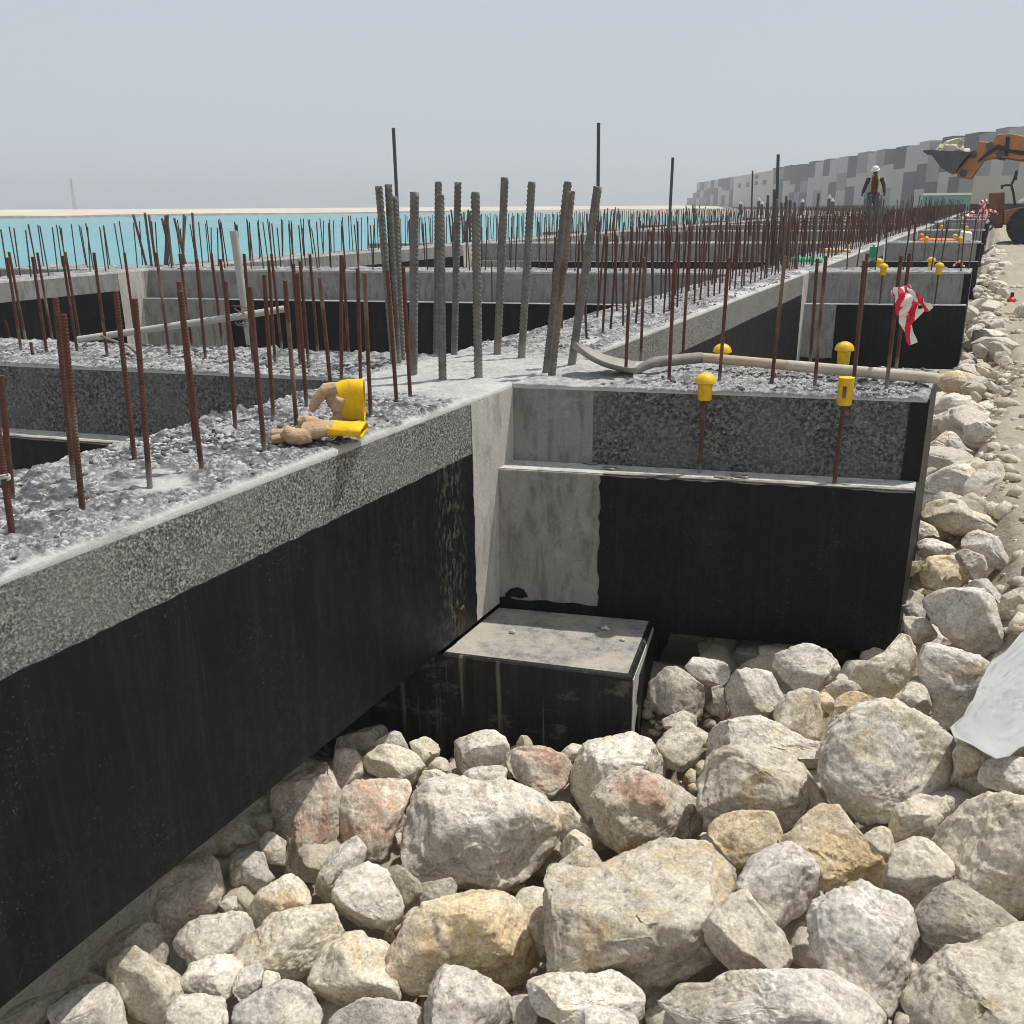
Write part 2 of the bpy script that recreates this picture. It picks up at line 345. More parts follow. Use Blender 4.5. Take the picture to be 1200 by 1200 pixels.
# ------------------------------------------------------------------ ground
ZT = -.65; ZB = -.957; ZF = -1.575
def seat(x, y):
    x = np.asarray(x, float); y = np.asarray(y, float)
    near = -1.76 + .47 * sst(x, -1.05, .30)
    far = -1.45 + .19 * sst(x, -.12, .16)
    return near + (far - near) * sst(y, 2.7, 3.7)
def shore(y): return -9.3 - np.maximum(0, y - 75) * .38 - np.maximum(0, y - 170) * .5
def ground(x, y):
    x = np.asarray(x, float); y = np.asarray(y, float)
    edge = .24 + .10 * np.sin(y * .9) * sst(y, 3, 6) + .30 * (1 - sst(y, 1.6, 2.6))
    z = seat(x, y) - .17 - .15 * (1 - sst(x, -.25, .05)) * (1 - sst(y, 2.6, 3.2))
    z = z + (-1.27 - z) * sst(x, edge - .14, edge + .05)
    cell = -1.82 + .04 * np.sin(x * 5) * np.cos(y * 4)
    z = np.where((x < -.1) & (y > 3.3), cell, z)
    z = z + 0.02 * sst(y, 10, 40)
    d = shore(y) - x
    z = np.where(d > 0, z - 1.6 * sst(d, 0, 4.5) - .02 * np.minimum(d, 60), z)
    return z
def rng(a, b, st): return list(np.arange(a, b - 1e-6, st))
gx = [-740, -600, -400, -260, -160, -100, -60, -40, -28, -20, -16, -14, -13, -12, -11, -10.2] + rng(-9.6, -2, .4) + rng(-2, -.4, .06) + rng(-.4, 2.2, .024) + rng(2.2, 4, .1) + rng(4, 10, .4) + [10, 12, 15, 20, 30, 50, 90, 160, 300, 500, 740]
gy = [-30, -12, -6, -3, -1.5, -.6, 0] + rng(.3, 6, .024) + rng(6, 12, .06) + rng(12, 36, .25) + rng(36, 80, 2) + [80, 90, 100, 120, 150, 190, 240, 300, 400, 550, 740]
GX, GY = np.meshgrid(np.array(gx, float), np.array(gy, float), indexing='ij'); nx, ny = GX.shape
fx, fy = GX.ravel(), GY.ravel(); gz_ = ground(fx, fy); P3 = np.stack([fx, fy, 0 * fx], 1)
near = (fx > -2) & (fx < 12) & (fy < 60)
amp = np.where(near, 1.0, 0.0)
sandy = sst(fx, .0, .3)
gz_ = gz_ + amp * (.016 * fbm(P3 * 3.1, 3, 3) + sandy * (.022 * ridge(P3 * np.array([2.6, 1.5, 1]) * 1.6, 3, 9) * .6 + .012 * fbm(P3 * 11, 3, 5) + .0035 * fbm(P3 * 34, 2, 6)) + (1 - sandy) * .02 * fbm(P3 * 9, 3, 8))
idx = np.arange(nx * ny).reshape(nx, ny)
Fq = np.stack([idx[:-1, :-1].ravel(), idx[1:, :-1].ravel(), idx[1:, 1:].ravel(), idx[:-1, 1:].ravel()], 1)
m = MT('sandy_ground', .95, .15); m.coord()
c = m.ramp(m.noise(1.4, 6, .6), [(.3, (.43, .375, .30)), (.7, (.35, .305, .24))])
c = m.mix(m.ramp(m.noise(9, 6, .7), [(.5, 0.0), (.72, .6)]), c, (.31, .255, .19))
c = m.mix(m.ramp(m.voro(26), [(.06, .55), (.22, 0.0)]), c, (.47, .43, .36))
c = m.mix(1.0, c, m.ramp(m.noise(70, 5, .7), [(.25, .78), (.75, 1.14)]), 'MULTIPLY')
m.col(c); m.bump(m.noise(17, 6, .65), .6, .03); m.bump(m.noise(80, 6, .7), .7, .008); m.bump(m.voro(60), .4, .006)
g = link('ground', npmesh('ground', np.stack([fx, fy, gz_], 1), Fq), m.m); tag(g, kind='structure')

m = MT('turquoise_sea', .22, .28); m.coord()
c = m.ramp(m.noise(.035, 5, .6, m.scaled((1, .35, 1))), [(.3, (.045, .285, .322)), (.7, (.078, .35, .38))])
m.col(c); m.bump(m.noise(.9, 6, .62, m.scaled((.6, 1.5, 1))), .45, .35); m.bump(m.noise(5.0, 5, .6, m.scaled((.7, 1.4, 1))), .35, .06)
b = MB((0, 0, -2.2)); b.f([b.v(p) for p in ((-740, -300, -2.2), (60, -300, -2.2), (60, 740, -2.2), (-740, 740, -2.2))])
s_ = b.build('sea', m.m); tag(s_, kind='structure')

# far sand bank across the water
wl = [(-430, 40), (-330, 95), (-216, 165), (-204, 226), (-168, 309), (-116, 352), (-30, 440)]
tops = [1.75, 1.55, 1.05, .75, .55, .4, .4]
o_ = np.array([0.0, 0.0])
rows = []
for i, (p, h) in enumerate(zip(wl, tops)):
    p = np.array(p, float); t = np.array(wl[min(i + 1, len(wl) - 1)], float) - np.array(wl[max(i - 1, 0)], float); t /= np.linalg.norm(t)
    nrm = p / np.linalg.norm(p)
    rows.append([(p, -2.5), (p, -2.2), (p + nrm * 1.5, -2.2 + .28 * (h + 1.2)), (p + nrm * 14, -2.2 + .62 * (h + 1.0)), (p + nrm * 26, -2.2 + h + .9), (p + nrm * 200, -2.2 + h + 1.0), (p + nrm * 215, -3)])
b = MB((-204, 226, -2.2)); vs = []
sub = []
for i in range(len(rows) - 1):
    for k in range(8):
        f_ = k / 8; sub.append([((1 - f_) * a[0] + f_ * c_[0], (1 - f_) * a[1] + f_ * c_[1] + (random.uniform(-.12, .12) if 1 < j < 5 else 0)) for j, (a, c_) in enumerate(zip(rows[i], rows[i + 1]))])
sub.append(rows[-1])
vs = [[b.v((q[0][0], q[0][1], q[1])) for q in r] for r in sub]
for A, B in zip(vs, vs[1:]):
    for j in range(len(A) - 1):
        b.mi = 1 if j == 1 else 0; b.f([A[j], A[j + 1], B[j + 1], B[j]])
tag(b.build('far_shore', [M['bank'], M['bankrock']], smooth=False), kind='structure')

# ------------------------------------------------------------------ concrete grid
def rough_top(parent, org, fn, nu, nv, roughfn, seed, amp=1.0, zt=ZT):
    u, v = np.meshgrid(np.linspace(0, 1, nu), np.linspace(0, 1, nv), indexing='ij'); x, y = fn(u.ravel(), v.ravel())
    P = np.stack([x, y, np.zeros_like(x)], 1); r = roughfn(x, y)
    lum = 1 - np.abs(vn(P * 48, seed)) * 2; lum2 = 1 - np.abs(vn(P * 105 + 9, seed + 1)) * 2
    clod = np.maximum(0, vn(P * 40 + 5, seed + 4)) ** 1.2 + .8 * np.maximum(0, vn(P * 24 + 15, seed + 14)) ** 1.6
    big = fbm(P * 4, 3, seed + 2); fine = fbm(P * 120, 2, seed + 3)
    d = r * amp * (.0042 * lum * (.5 + .8 * np.abs(vn(P * 9, seed + 5))) + .0036 * lum2 + .013 * clod + .0028 * fine + .010 * np.maximum(0, vn(P * 22 + 31, seed + 24)) * (1 - np.abs(vn(P * 60, seed + 25)))) + .006 * big + (1 - r) * .0018 * fbm(P * 40, 3, seed + 7)
    pit = r * np.clip(sst(-lum, .0, .9) * .8 + sst(clod, .04, .35) * .95 * sst(vn(P * 40, seed + 8), -.5, .2), 0, 1) * sst(vn(P * 5.5, seed + 6), -.75, .15)
    e = np.minimum(np.minimum(u, 1 - u).ravel() * (nu - 1), np.minimum(v, 1 - v).ravel() * (nv - 1))
    k = np.clip(e / 3, 0, 1); d = d * (.35 + .65 * k) - (1 - k) * .004 * (1 + vn(P * 30, seed + 9)); pit = pit * k
    V = np.stack([x, y, zt + d], 1); n = nu * nv; idx = np.arange(n).reshape(nu, nv)
    F = np.stack([idx[:-1, :-1].ravel(), idx[1:, :-1].ravel(), idx[1:, 1:].ravel(), idx[:-1, 1:].ravel()], 1)
    ring = list(idx[:, 0]) + list(idx[-1, 1:]) + list(idx[-2::-1, -1]) + list(idx[0, -2:0:-1])
    low = V[ring].copy(); low[:, 2] = zt - .0175; nl = len(ring); V = np.vstack([V, low])
    sk = [(ring[i], n + i, n + (i + 1) % nl, ring[(i + 1) % nl]) for i in range(nl)]
    me = npmesh('rough_top', V - np.array(org), np.vstack([F, np.array(sk)]))
    for nm, a in (('rough', r), ('pit', pit)):
        at = me.attributes.new(nm, 'FLOAT', 'POINT'); at.data.foreach_set('value', np.concatenate([a, a[ring] * 0]).astype(np.float32))
    return link('rough_top', me, M['top'], parent)
def jag(p, q, n, axis, amp):
    """points from p to q with a torn edge"""
    p = np.array(p, float); q = np.array(q, float); r = []
    for i in range(n + 1):
        c = p + (q - p) * i / n
        if 0 < i < n: c[axis] += random.uniform(-amp, amp)
        r.append(c)
    return r

YL = [3.216, 9.97, 17.75, 25.6, 33.4, 41.0, 48.6, 56.2, 63.8, 71.4]
SR = [.229] + [.28] * 9
YLL = [3.08, 9.45, 17.25, 25.1, 32.9, 40.5, 48.1, 55.7, 63.3, 70.9]
SLL = [.18, .245] + [.26] * 8
XF = -1.575; XE = -.12; XB = -2.195
ORD = ['first', 'second', 'third', 'fourth', 'fifth', 'sixth', 'seventh', 'eighth', 'ninth', 'tenth', 'eleventh', 'twelfth', 'thirteenth', 'fourteenth', 'fifteenth', 'sixteenth', 'seventeenth', 'eighteenth', 'nineteenth', 'twentieth']

def cross_beam(X1, X2, yl, s, Xr, label, near=False, end=None, panel=None, seed=1, group=None):
    """beam between X1 < X2; its front line is y = yl + s (x - Xr); end: X of the painted free end"""
    Y = lambda x, m: yl + s * (x - Xr) + m
    q = lambda x, m, z: (x, Y(x, m), z)
    o = (.5 * (X1 + X2), Y(.5 * (X1 + X2), .32), ZF)
    t = thing('cross_beam', o, label, 'concrete beam', group)
    def block(b, xa, xb, m0, m1, z0, z1): b.hexa([q(xa, m0, z0), q(xb, m0, z0), q(xb, m1, z0), q(xa, m1, z0), q(xa, m0, z1), q(xb, m0, z1), q(xb, m1, z1), q(xa, m1, z1)])
    b = MB(o)
    if near and panel is not None:
        xm = X1 + .31; b.mi = 1; block(b, X1, xm, 0, .64, ZB + .001, ZT - .0176); b.mi = 0; block(b, xm, X2, 0.0015, .64, ZB + .001, ZT - .0176)
    else: block(b, X1, X2, 0, .64, ZB + .001, ZT - .0176)
    b.build('upstand', [M['hackdark'] if near else M['smooth'], M['smooth']], t)
    b = MB(o); block(b, X1, X2, -.135, .775, ZF, ZB); b.bevel(.006).build('footing_course', M['panel'] if near else M['smooth'], t)
    b = MB(o); block(b, X1, X2 - (.004 if end else 0), -.128, -.0005, ZB + .0005, ZB + .003); block(b, X1, X2 - (.004 if end else 0), .6405, .77, ZB + .0005, ZB + .003); b.build('dusty_ledge', M['ledge'], t)
    xa = panel if panel is not None else X1
    b = MB(o); th = np.array([s, -1, 0]) * .0035
    k = 26 if near else 8
    top_ = jag(q(xa, -.1352, ZB - .004), q(X2, -.1352, ZB - .004), 40 if near else 6, 2, .004 if near else .001)
    side = jag(q(xa, -.1352, ZF + .085), q(xa, -.1352, ZB - .004), k, 0, .006 if near else .002)
    if panel is not None:
        poly = [q(X1, -.1352, ZF - .002), q(X2, -.1352, ZF - .002)] + top_[::-1][:-1] + side[::-1][:-1] + jag(q(xa, -.1352, ZF + .085), q(X1, -.1352, ZF + .088), 12, 2, .005)
    else: poly = [q(X1, -.1352, ZF - .002), q(X2, -.1352, ZF - .002)] + top_[::-1]
    b.prism(poly, th)
    if end:
        e0, e1 = (X2 + .0005, X2 + .006) if end > 0 else (X1 - .006, X1 - .0005)
        block(b, e0, e1, -.1385, .779, ZF - .003, ZB + .004)
        block(b, e0, e1, -.004, .643, ZB + .005, ZT - .006)
        if end > 0: block(b, X2 - .055, X2, -.0042, -.0006, ZB + .004, ZT - .02)
    b.build('bitumen_coat', M['bit'], t)
    if near:
        b = MB(o); pp = jag(q(xa + .01, -.137, ZB + .0045), q(X2, -.137, ZB + .0045), 30, 1, .003); pq = jag(q(xa + .01, -.112, ZB + .0045), q(X2, -.112, ZB + .0045), 30, 1, .006)
        b.prism([np.array(p) for p in pp] + [np.array(p) for p in pq[::-1]], (0, 0, .0015)); b.build('scuffed_lip', M['bitedge'], t)
    L = X2 - X1; res = .008 if near else .03
    rough_top(t, o, lambda u, v: ((X1 + u * L), yl + s * (X1 + u * L - Xr) + v * .64), max(3, int(L / res)), max(8, int(.64 / res)), (lambda x, y: .35 + .5 * sst(x, X1 + .25, X1 + .55)) if (near and panel is not None) else (lambda x, y: .85 + 0 * x), seed, 1.0)
    return t

stub_lab = ['black coated stub beam nearest the camera, with the shovel lying on it'] + ['grey and black stub beam, %s in the receding row of stubs' % ORD[i] for i in range(1, 10)]
for i in range(10):
    cross_beam(XF - .004, XE, YL[i], SR[i], XF, stub_lab[i], near=(i == 0), end=1, panel=(-1.19 if i == 0 else (XF + .30 if i == 1 else None)), seed=30 + i, group='stub beams pointing at the rubble bank')
span_lab = ['grey topped cross beam on the far side of the gloves, white pipe on it', 'cross beam with black lower face behind the tall grey bars'] + ['long cross beam, %s back from the camera between the two long beams' % ORD[i] for i in range(2, 10)]
for i in range(10):
    cross_beam(-8.4, XB + .004, YLL[i], SLL[i], XB, span_lab[i], near=(i == 0), seed=50 + i, panel=(-8.4 + 1.0 if i else None), group='cross beams between the long beams')
for i in range(8):
    cross_beam(-10.35, -9.016, YLL[i] + SLL[i] * (-9.0 - XB), .25, -9.016, 'dark stub beam over the sea edge, %s from the left' % ORD[i] if i else 'nearest stub beam on the sea side, outside the white pipe', end=-1, seed=70 + i, group='stub beams pointing at the sea')

def long_beam(x0, x1, y0, y1, label, yfront, near):
    o = (.5 * (x0 + x1), .5 * (y0 + y1), -1.51)
    t = thing('long_beam', o, label, 'concrete beam', 'long beams running away from the camera')
    b = MB(o); b.box(x1, x0, y0, y1, -1.51, ZT - .0176); b.build('beam_body', M['hack'] if near else M['smooth'], t)
    prev = y0
    for i, yf in enumerate(yfront):
        b = MB(o); e = yf - .34 if near or i < 3 else yf - .2
        n = 150 if (near and i == 0) else 10
        top_ = jag((x0 + .0006, prev, -.845), (x0 + .0006, e, -.845 - .004), n, 2, .0022 if near else .001)
        side = jag((x0 + .0006, e, -.845), (x0 + .0006, e + .012, -1.512), 30 if i == 0 else 6, 1, .008 if i == 0 else .002)
        b.prism([(x0 + .0006, prev, -1.512)] + top_ + side[1:], (.0035, 0, 0)); b.build('bitumen_coat', M['bitsoil'] if near and i == 0 else M['bit'], t)
        if i < 4:
            b = MB(o); b.prism(jag((x0 + .0006, e + .002, -.669), (x0 + .0006, e + .014, -1.512), 20, 1, .003) + [np.array((x0 + .0006, yf + .02, -1.512)), np.array((x0 + .0006, yf + .02, -.669))], (.0022, 0, 0)); b.build('bare_strip', M['strip'], t)
        prev = yf + .785
    return t, o
L1, o1 = long_beam(XF, XB, -1.3, 76, 'long beam in front with the gloves on it, running from the left edge', YL, True)
def rl1(x, y):
    r = .95 - .68 * sst(y, 2.62, 2.95) * (1 - sst(y, 3.75, 4.15))
    P = np.stack([x, y, 0 * x], 1)
    r = r * (1 - .9 * sst(vn(P * np.array([3.2, 4.5, 1]), 91), .30, .46) * sst(x, -1.95, -1.7) * sst(y, 1.45, 1.6))
    r = r * (1 - .85 * sst(x + .014 * vn(P * 10, 92), -1.594, -1.580))
    return np.clip(r, .04, 1)
W1 = XF - XB
for a, c_, res in ((-1.3, .5, .03), (.5, 2.9, .0038), (2.9, 4.2, .006), (4.2, 11, .016), (11, 76, .12)):
    rough_top(L1, o1, lambda u, v, a=a, c_=c_: (XB + v * W1, a + u * (c_ - a)), int((c_ - a) / res), max(6, int(W1 / max(res, .006) / (1 if res < .05 else .4))), rl1, 4)
L2, o2 = long_beam(-8.4, -9.02, -1.3, 76, 'distant long beam along the turquoise sea', [y - .1 + s * (-8.4 - XB) for y, s in zip(YLL, SLL)], False)
rough_top(L2, o2, lambda u, v: (-9.02 + v * .62, -1.3 + u * 77.3), 900, 14, lambda x, y: .85 + 0 * x, 8)

# the pad under the inside corner
o = (-1.4, 2.9, -1.9); t = thing('concrete_pad', o, 'black coated concrete pad with a dusty top in the inside corner', 'concrete pad')
sl = .19; py = lambda x, y: y + sl * (x - XF)
sk_ = lambda x, y: x + .012 - .16 * (y - 2.63)
def slab(b, x0, x1, ya, yb, z0, z1): e0, e1 = sk_(x1, ya), sk_(x1, yb); b.hexa([(x0, py(x0, ya), z0), (e0, py(x1, ya), z0), (e1, py(x1, yb), z0), (x0, py(x0, yb), z0), (x0, py(x0, ya), z1), (e0, py(x1, ya), z1), (e1, py(x1, yb), z1), (x0, py(x0, yb), z1)])
b = MB(o); slab(b, -2.3, -.915, 2.63, 4.0, -2.05, -1.535); b.bevel(.016, 3).build('pad_body', M['bitdrip'], t)
b = MB(o); slab(b, -1.575, -.932, 2.648, 3.1, -1.5348, -1.5325); b.build('dusty_top', M['bitdust'], t)
b = MB(o); x0 = -.9148
skp = lambda L: [np.array((sk_(p[0], p[1] - sl * (x0 - XF)), p[1], p[2])) for p in L]
b.prism(skp(jag((x0, py(x0, 2.65), -2.0), (x0, py(x0, 2.65), -1.556), 12, 1, .004) + jag((x0, py(x0, 3.1), -1.556), (x0, py(x0, 3.1), -1.575), 1, 1, 0) + jag((x0, py(x0, 2.76), -1.60), (x0, py(x0, 2.69), -2.0), 14, 1, .02)), (.003, 0, 0)); b.build('pale_side', M['ledge'], t)

# ------------------------------------------------------------------ reinforcing bars
def bar_mesh(name, L, r, pitch, rib, n=10, slant=0.0, step=4):
    nz = int(L / pitch * step); z = np.linspace(0, L, nz + 1); prof = np.array([0, .55, 1, .55] if step == 4 else [0, 1])[np.arange(nz + 1) % step]
    th = np.arange(n) * 2 * math.pi / n; T, Z = np.meshgrid(th, z); R = r + rib * prof[:, None] * (np.abs(np.cos(T)) ** .7 * .85 + .15)
    Zs = Z + slant * r * np.cos(T) * np.sign(np.sin(T) + .01); Zs = np.clip(Zs, 0, L); Zs[0] = 0; Zs[-1] = L
    V = np.stack([R * np.cos(T), R * np.sin(T), Zs], -1).reshape(-1, 3); V = np.vstack([V, [[0, 0, 0], [0, 0, L + r * .12]]])
    F = []; idx = np.arange((nz + 1) * n).reshape(nz + 1, n); A, B = idx[:-1], idx[1:]
    F = np.stack([A.ravel(), np.roll(A, -1, 1).ravel(), np.roll(B, -1, 1).ravel(), B.ravel()], 1)
    c = len(V) - 1; cap = [(idx[-1, k], idx[-1, (k + 1) % n], c, c) for k in range(0, n)]
    me = bpy.data.meshes.new(name); me.from_pydata(V.tolist(), [], [tuple(f) for f in F.tolist()] + [t[:3] for t in cap])
    me.polygons.foreach_set('use_smooth', np.ones(len(me.polygons), dtype=bool)); me.update(); return me
BM_thin = [bar_mesh('rebar', .5, .0063, .0085, .0014, 10) for _ in range(2)]
BM_thin[0].materials.append(M['rust']); BM_thin[1].materials.append(M['rust'])
BM_thick = bar_mesh('thick_rebar', .7, .0138, .017, .0046, 14, .8); BM_thick.materials.append(M['grey'])
BM_thickr = bar_mesh('thick_rebar', .7, .0138, .017, .0046, 14, .8); BM_thickr.materials.append(M['greyrust'])
BM_mid = bar_mesh('rebar', .5, .0066, .05, .0004, 6, 0, 2); BM_mid.materials.append(M['rustfar'])
BM_midt = bar_mesh('thick_rebar', .7, .0145, .05, .0006, 7, 0, 2); BM_midt.materials.append(M['greyfar'])
def bar(name, me, L0, base, top, label, group, cat='rebar', wide=1.0):
    base = Vector([float(v) for v in base]); top = Vector([float(v) for v in top]); d = top - base
    o = bpy.data.objects.new(name, me); COL.objects.link(o)
    o.matrix_world = Matrix.Translation(base) @ d.to_track_quat('Z', 'Y').to_matrix().to_4x4() @ Matrix.Rotation(random.uniform(0, 6.28), 4, 'Z') @ Matrix.Diagonal((wide, wide, d.length / L0, 1))
    return tag(o, label, cat, group)
def pxbar(name, me, L0, b, tp, label, group, z=ZT, **kw):
    base = onz(b[0], b[1], z); top = onvert(tp[0], tp[1], base); d = top - base; base = base - d / np.linalg.norm(d) * .015
    return bar(name, me, L0, base, top, label, group, **kw), base, top

G1 = 'rusty bars along the front long beam, before the corner'
front = [((14.7, 628), (-12, 440)), ((97, 600), (74, 368)), ((176, 575), (158, 350)), ((237, 555), (211, 341)), ((310, 530), (292.5, 336)), ((347.5, 498), (334, 328.6)), ((434.5, 488), (427, 320)), ((465, 474), (454, 316.6)), ((481, 468), (472.5, 313))]
back = [((14.7, 587), (.8, 440)), ((86.7, 562.7), (64.8, 348.8)), ((158, 541), (135.5, 341)), ((229, 520), (209.5, 330)), ((276, 504), (264, 329.5)), ((320.5, 490), (309.5, 322)), ((359.4, 478), (348, 320)), ((389, 465), (374.6, 325)), ((400, 455), (400, 299)), ((423, 455), (419, 314.5))]
fl = ['with a twist of wire round it at the left picture edge', 'thickest looking of the near pair, nearer of the two', 'with a paler worn top, third in the front row', 'tall, halfway between the left edge and the gloves', 'just left of the lying glove', 'pale ribbed top, touching the lying glove', 'standing right behind the upright yellow glove', 'first to the right of the gloves', 'last before the white corner, second right of the gloves']
bl = ['half cut off by the left picture edge, back row', 'with the grey top, behind the thick near pair', 'grey at its foot, at the edge of the dark pit', 'hidden behind the tall front bar left of the gloves', 'back row, second bar left of the lying glove', 'back row, behind the fingers of the lying glove', 'back row, rising left of the tan folded glove', 'whose foot is hidden behind the tan folded glove', 'tallest behind the yellow cuff, left of it', 'slim bar standing behind the yellow cuff']
for (b_, t_), l_ in zip(front, fl): pxbar('rebar', BM_thin[0], .5, b_, t_, 'rusty ribbed bar ' + l_, G1)
for (b_, t_), l_ in zip(back, bl): pxbar('rebar', BM_thin[1], .5, b_, t_, 'rusty ribbed bar ' + l_, G1)
G2 = 'rusty bars on the cross beam with the white pipe'
lefts = [((10.3, 393), (6, 376)), ((25, 411.7), (8.3, 301.7)), ((29.7, 396.7), (10.5, 295.3)), ((55, 414), (38, 301)), ((61, 396), (43.7, 296)), ((91, 415), (73.3, 299.7)), ((93.7, 397.5), (76.3, 295)), ((126, 418), (110, 296)), ((160, 402), (145.8, 296)), ((199, 418), (183, 296)), ((225, 404), (210.5, 297.5)), ((241, 422.5), (230, 303)), ((261, 405), (247.5, 297)), ((275, 424), (258, 303.7)), ((297, 424), (286, 297.5)), ((322.5, 427.5), (314.7, 305)), ((330, 407.5), (318, 297.5)), ((352, 429), (344, 309)), ((361.7, 428), (351.7, 306)), ((372.5, 412.5), (363, 298)), ((408.5, 414), (402, 301)), ((404, 411), (403, 390))]
for i, (b_, t_) in enumerate(lefts):
    l_ = 'short cut off stump of rusty bar at the far left' if i == 0 else 'short tan stump of bar between two longer ones, right end of the white pipe beam' if i == 21 else 'thin rusty bar, %s from the left along the beam with the white pipe' % (ORD[i] if i < 20 else 'last but one')
    pxbar('rebar', BM_thin[i % 2], .5, b_, t_, l_, G2)
pxbar('rebar', BM_thin[0], .5, (51, 496), (36, 401), 'rusty bar standing alone on the pale ledge above the dark pit', G2, z=ZB)
G3 = 'rusty bars on the stub beam with the shovel'
rights = [((733, 441.7), (739, 305), 'in front of the shovel blade'), ((784, 446.7), (790.5, 305), 'in front of the shovel neck'), ((751, 420), (755, 301.7), 'behind the shovel neck'), ((800, 418), (806.7, 301), 'behind the shovel socket end'), ((843, 448), (854, 302), 'crossing the wooden handle beside a round yellow cap'), ((904, 451.5), (920, 300), 'crossing the bare wooden part of the handle'), ((954.6, 452.7), (968, 300), 'crossing the taped part of the handle on the left'), ((949.5, 423.5), (958, 303), 'behind the taped handle, in front of the grey panel'), ((999.7, 454), (1013, 305.7), 'just right of the two stacked yellow caps'), ((1003, 425), (1016.5, 297), 'right behind the bar beside the stacked yellow caps'), ((1038.6, 456), (1056, 300), 'with red and white tape tied to it, nearer one'), ((1050, 433), (1066, 297), 'with red and white tape tied to it, farther one')]
TB = {}
for i, (b_, t_, l_) in enumerate(rights): _, TB[i], _t = pxbar('rebar', BM_thin[i % 2], .5, b_, t_, 'rusty bar ' + l_, G3); TB[i, 't'] = _t
G4 = 'thick grey bars rising from the white corner'
bigs = [((462, 428), (443.7, 218), 'leftmost, smooth side showing'), ((466.5, 427), (455, 216), 'ribbed, second from the left'), ((471, 424), (461, 230), 'smooth, in the left cluster, behind its two neighbours'), ((484, 440), (485.7, 225), 'strongly ribbed, standing straight right of the left cluster'), ((511.7, 416), (513.7, 213), 'behind the rough middle bar'), ((518.7, 445), (515.7, 228), 'rough with mortar, front middle'), ((532.5, 415), (536.7, 213.7), 'lumpy at its foot, behind the middle pair'), ((560.5, 442.5), (556.7, 225), 'ribbed with a rusty streak, in the centre'), ((583, 415), (591.7, 208), 'tallest, leaning right, flat side showing'), ((611, 418.7), (623, 213), 'leaning right with a swollen foot'), ((640, 437), (665.5, 213), 'grey half of the leaning pair beside the shovel'), ((646.5, 441), (669.5, 224), 'rusty half of the leaning pair beside the shovel'), ((670, 427.5), (700.7, 218.7), 'leaning most, touching the shovel tip')]
for i, (b_, t_, l_) in enumerate(bigs): pxbar('thick_rebar', BM_thickr if i == 11 else BM_thick, .7, b_, t_, 'thick steel bar ' + l_, G4, cat='thick rebar')
# caps
def cap(apex_px, z0, label, big=1.0, dome=True, mat='yellow', barlen=None, ref=None):
    base = ref if ref is not None else None
    top = onvert(apex_px[0], apex_px[1], base) if base is not None else onz(*apex_px, z0)
    t = thing('safety_cap', top - np.array([0, 0, .1 * big]), label, 'rebar cap', 'plastic caps on bar ends')
    k = big
    b = MB(t.location); b.lathe([(.004, -.1 * k), (.0235 * k, -.1 * k), (.025 * k, -.098 * k), (.0275 * k, (-.03 if dome else -.002) * k), (.004, (-.03 if dome else 0) * k)], top, 20); b.build('sleeve', M[mat], t, smooth=2)
    if dome:
        b = MB(t.location); b.lathe([(.006, -.038 * k), (.037 * k, -.038 * k), (.040 * k, -.035 * k), (.0385 * k, -.027 * k), (.034 * k, -.017 * k), (.026 * k, -.008 * k), (.014 * k, -.002 * k), (.004 * k, 0)], top, 24); b.build('dome', M[mat], t, smooth=2)
    else:
        b = MB(t.location); b.box(*(top[0] + np.array([-.006, .006])), *(top[1] + np.array([-.029, -.0262])), *(top[2] + np.array([-.07, -.03]))); b.build('slot', M['rust'], t)
    return top
def capped(b_, apex, z, label, blabel, big=1.0, dome=True, mat='yellow', far=False):
    base = onz(b_[0], b_[1], z); top = cap(apex, z, label, big, dome, mat, ref=base)
    e = top - np.array([0, 0, .02]); bar('rebar', BM_mid if far else BM_thin[0], .5, base - np.array([0, 0, .015]), e, blabel, 'bars under plastic caps', wide=1.12)
capped((819.5, 554.5), (827.5, 436.5), ZB, 'yellow mushroom cap nearest the camera, on the ledge bar left of the pair', 'rusty ledge bar under the nearest yellow mushroom cap')
capped((977.5, 567), (992.5, 441.5), ZB, 'yellow sleeve without a dome on the right ledge bar', 'rusty ledge bar under the domeless yellow sleeve', .98, dome=False)
for X_, ap, lab, bl_ in ((-1.02, (847, 402.5), 'yellow mushroom cap behind the shovel handle, on the left', 'bar behind the shovel handle under the left yellow cap'), (-.5, (990.5, 400), 'yellow mushroom cap behind the taped handle, above the sleeve', 'bar behind the taped handle under the right yellow cap')):
    y_ = YL[0] + .229 * (X_ - XF) + .71; d = ray(*ap); k_ = (YL[0] - .229 * XF + .71) / (d[1] - .229 * d[0]); top = d * k_
    base = np.array([top[0], top[1], ZB]); cap(ap, 0, lab, ref=top); bar('rebar', BM_thin[0], .5, base, top - np.array([0, 0, .02]), bl_, 'bars under plastic caps')
def farcap(ap, i, m, lab, bl_, mat='yellow'):
    d = ray(*ap); s_ = SR[i]; top = d * ((YL[i] - s_ * XF + m) / (d[1] - s_ * d[0])); base = np.array([top[0], top[1], ZB])
    cap(ap, 0, lab, 1.12, mat=mat, ref=top); bar('rebar', BM_mid, .5, base, top - np.array([0, 0, .02]), bl_, 'bars under plastic caps')
farcap((1036, 308.5), 1, -.08, 'left yellow cap in front of the second stub beam', 'ledge bar under the left front cap of the second stub')
farcap((1101.5, 307.5), 1, -.08, 'right yellow cap in front of the second stub beam', 'ledge bar under the right front cap of the second stub')
farcap((1030.5, 302.5), 1, .71, 'left yellow cap behind the second stub beam', 'bar under the left rear cap of the second stub')
farcap((1092, 301), 1, .71, 'right yellow cap behind the second stub beam', 'bar under the right rear cap of the second stub')
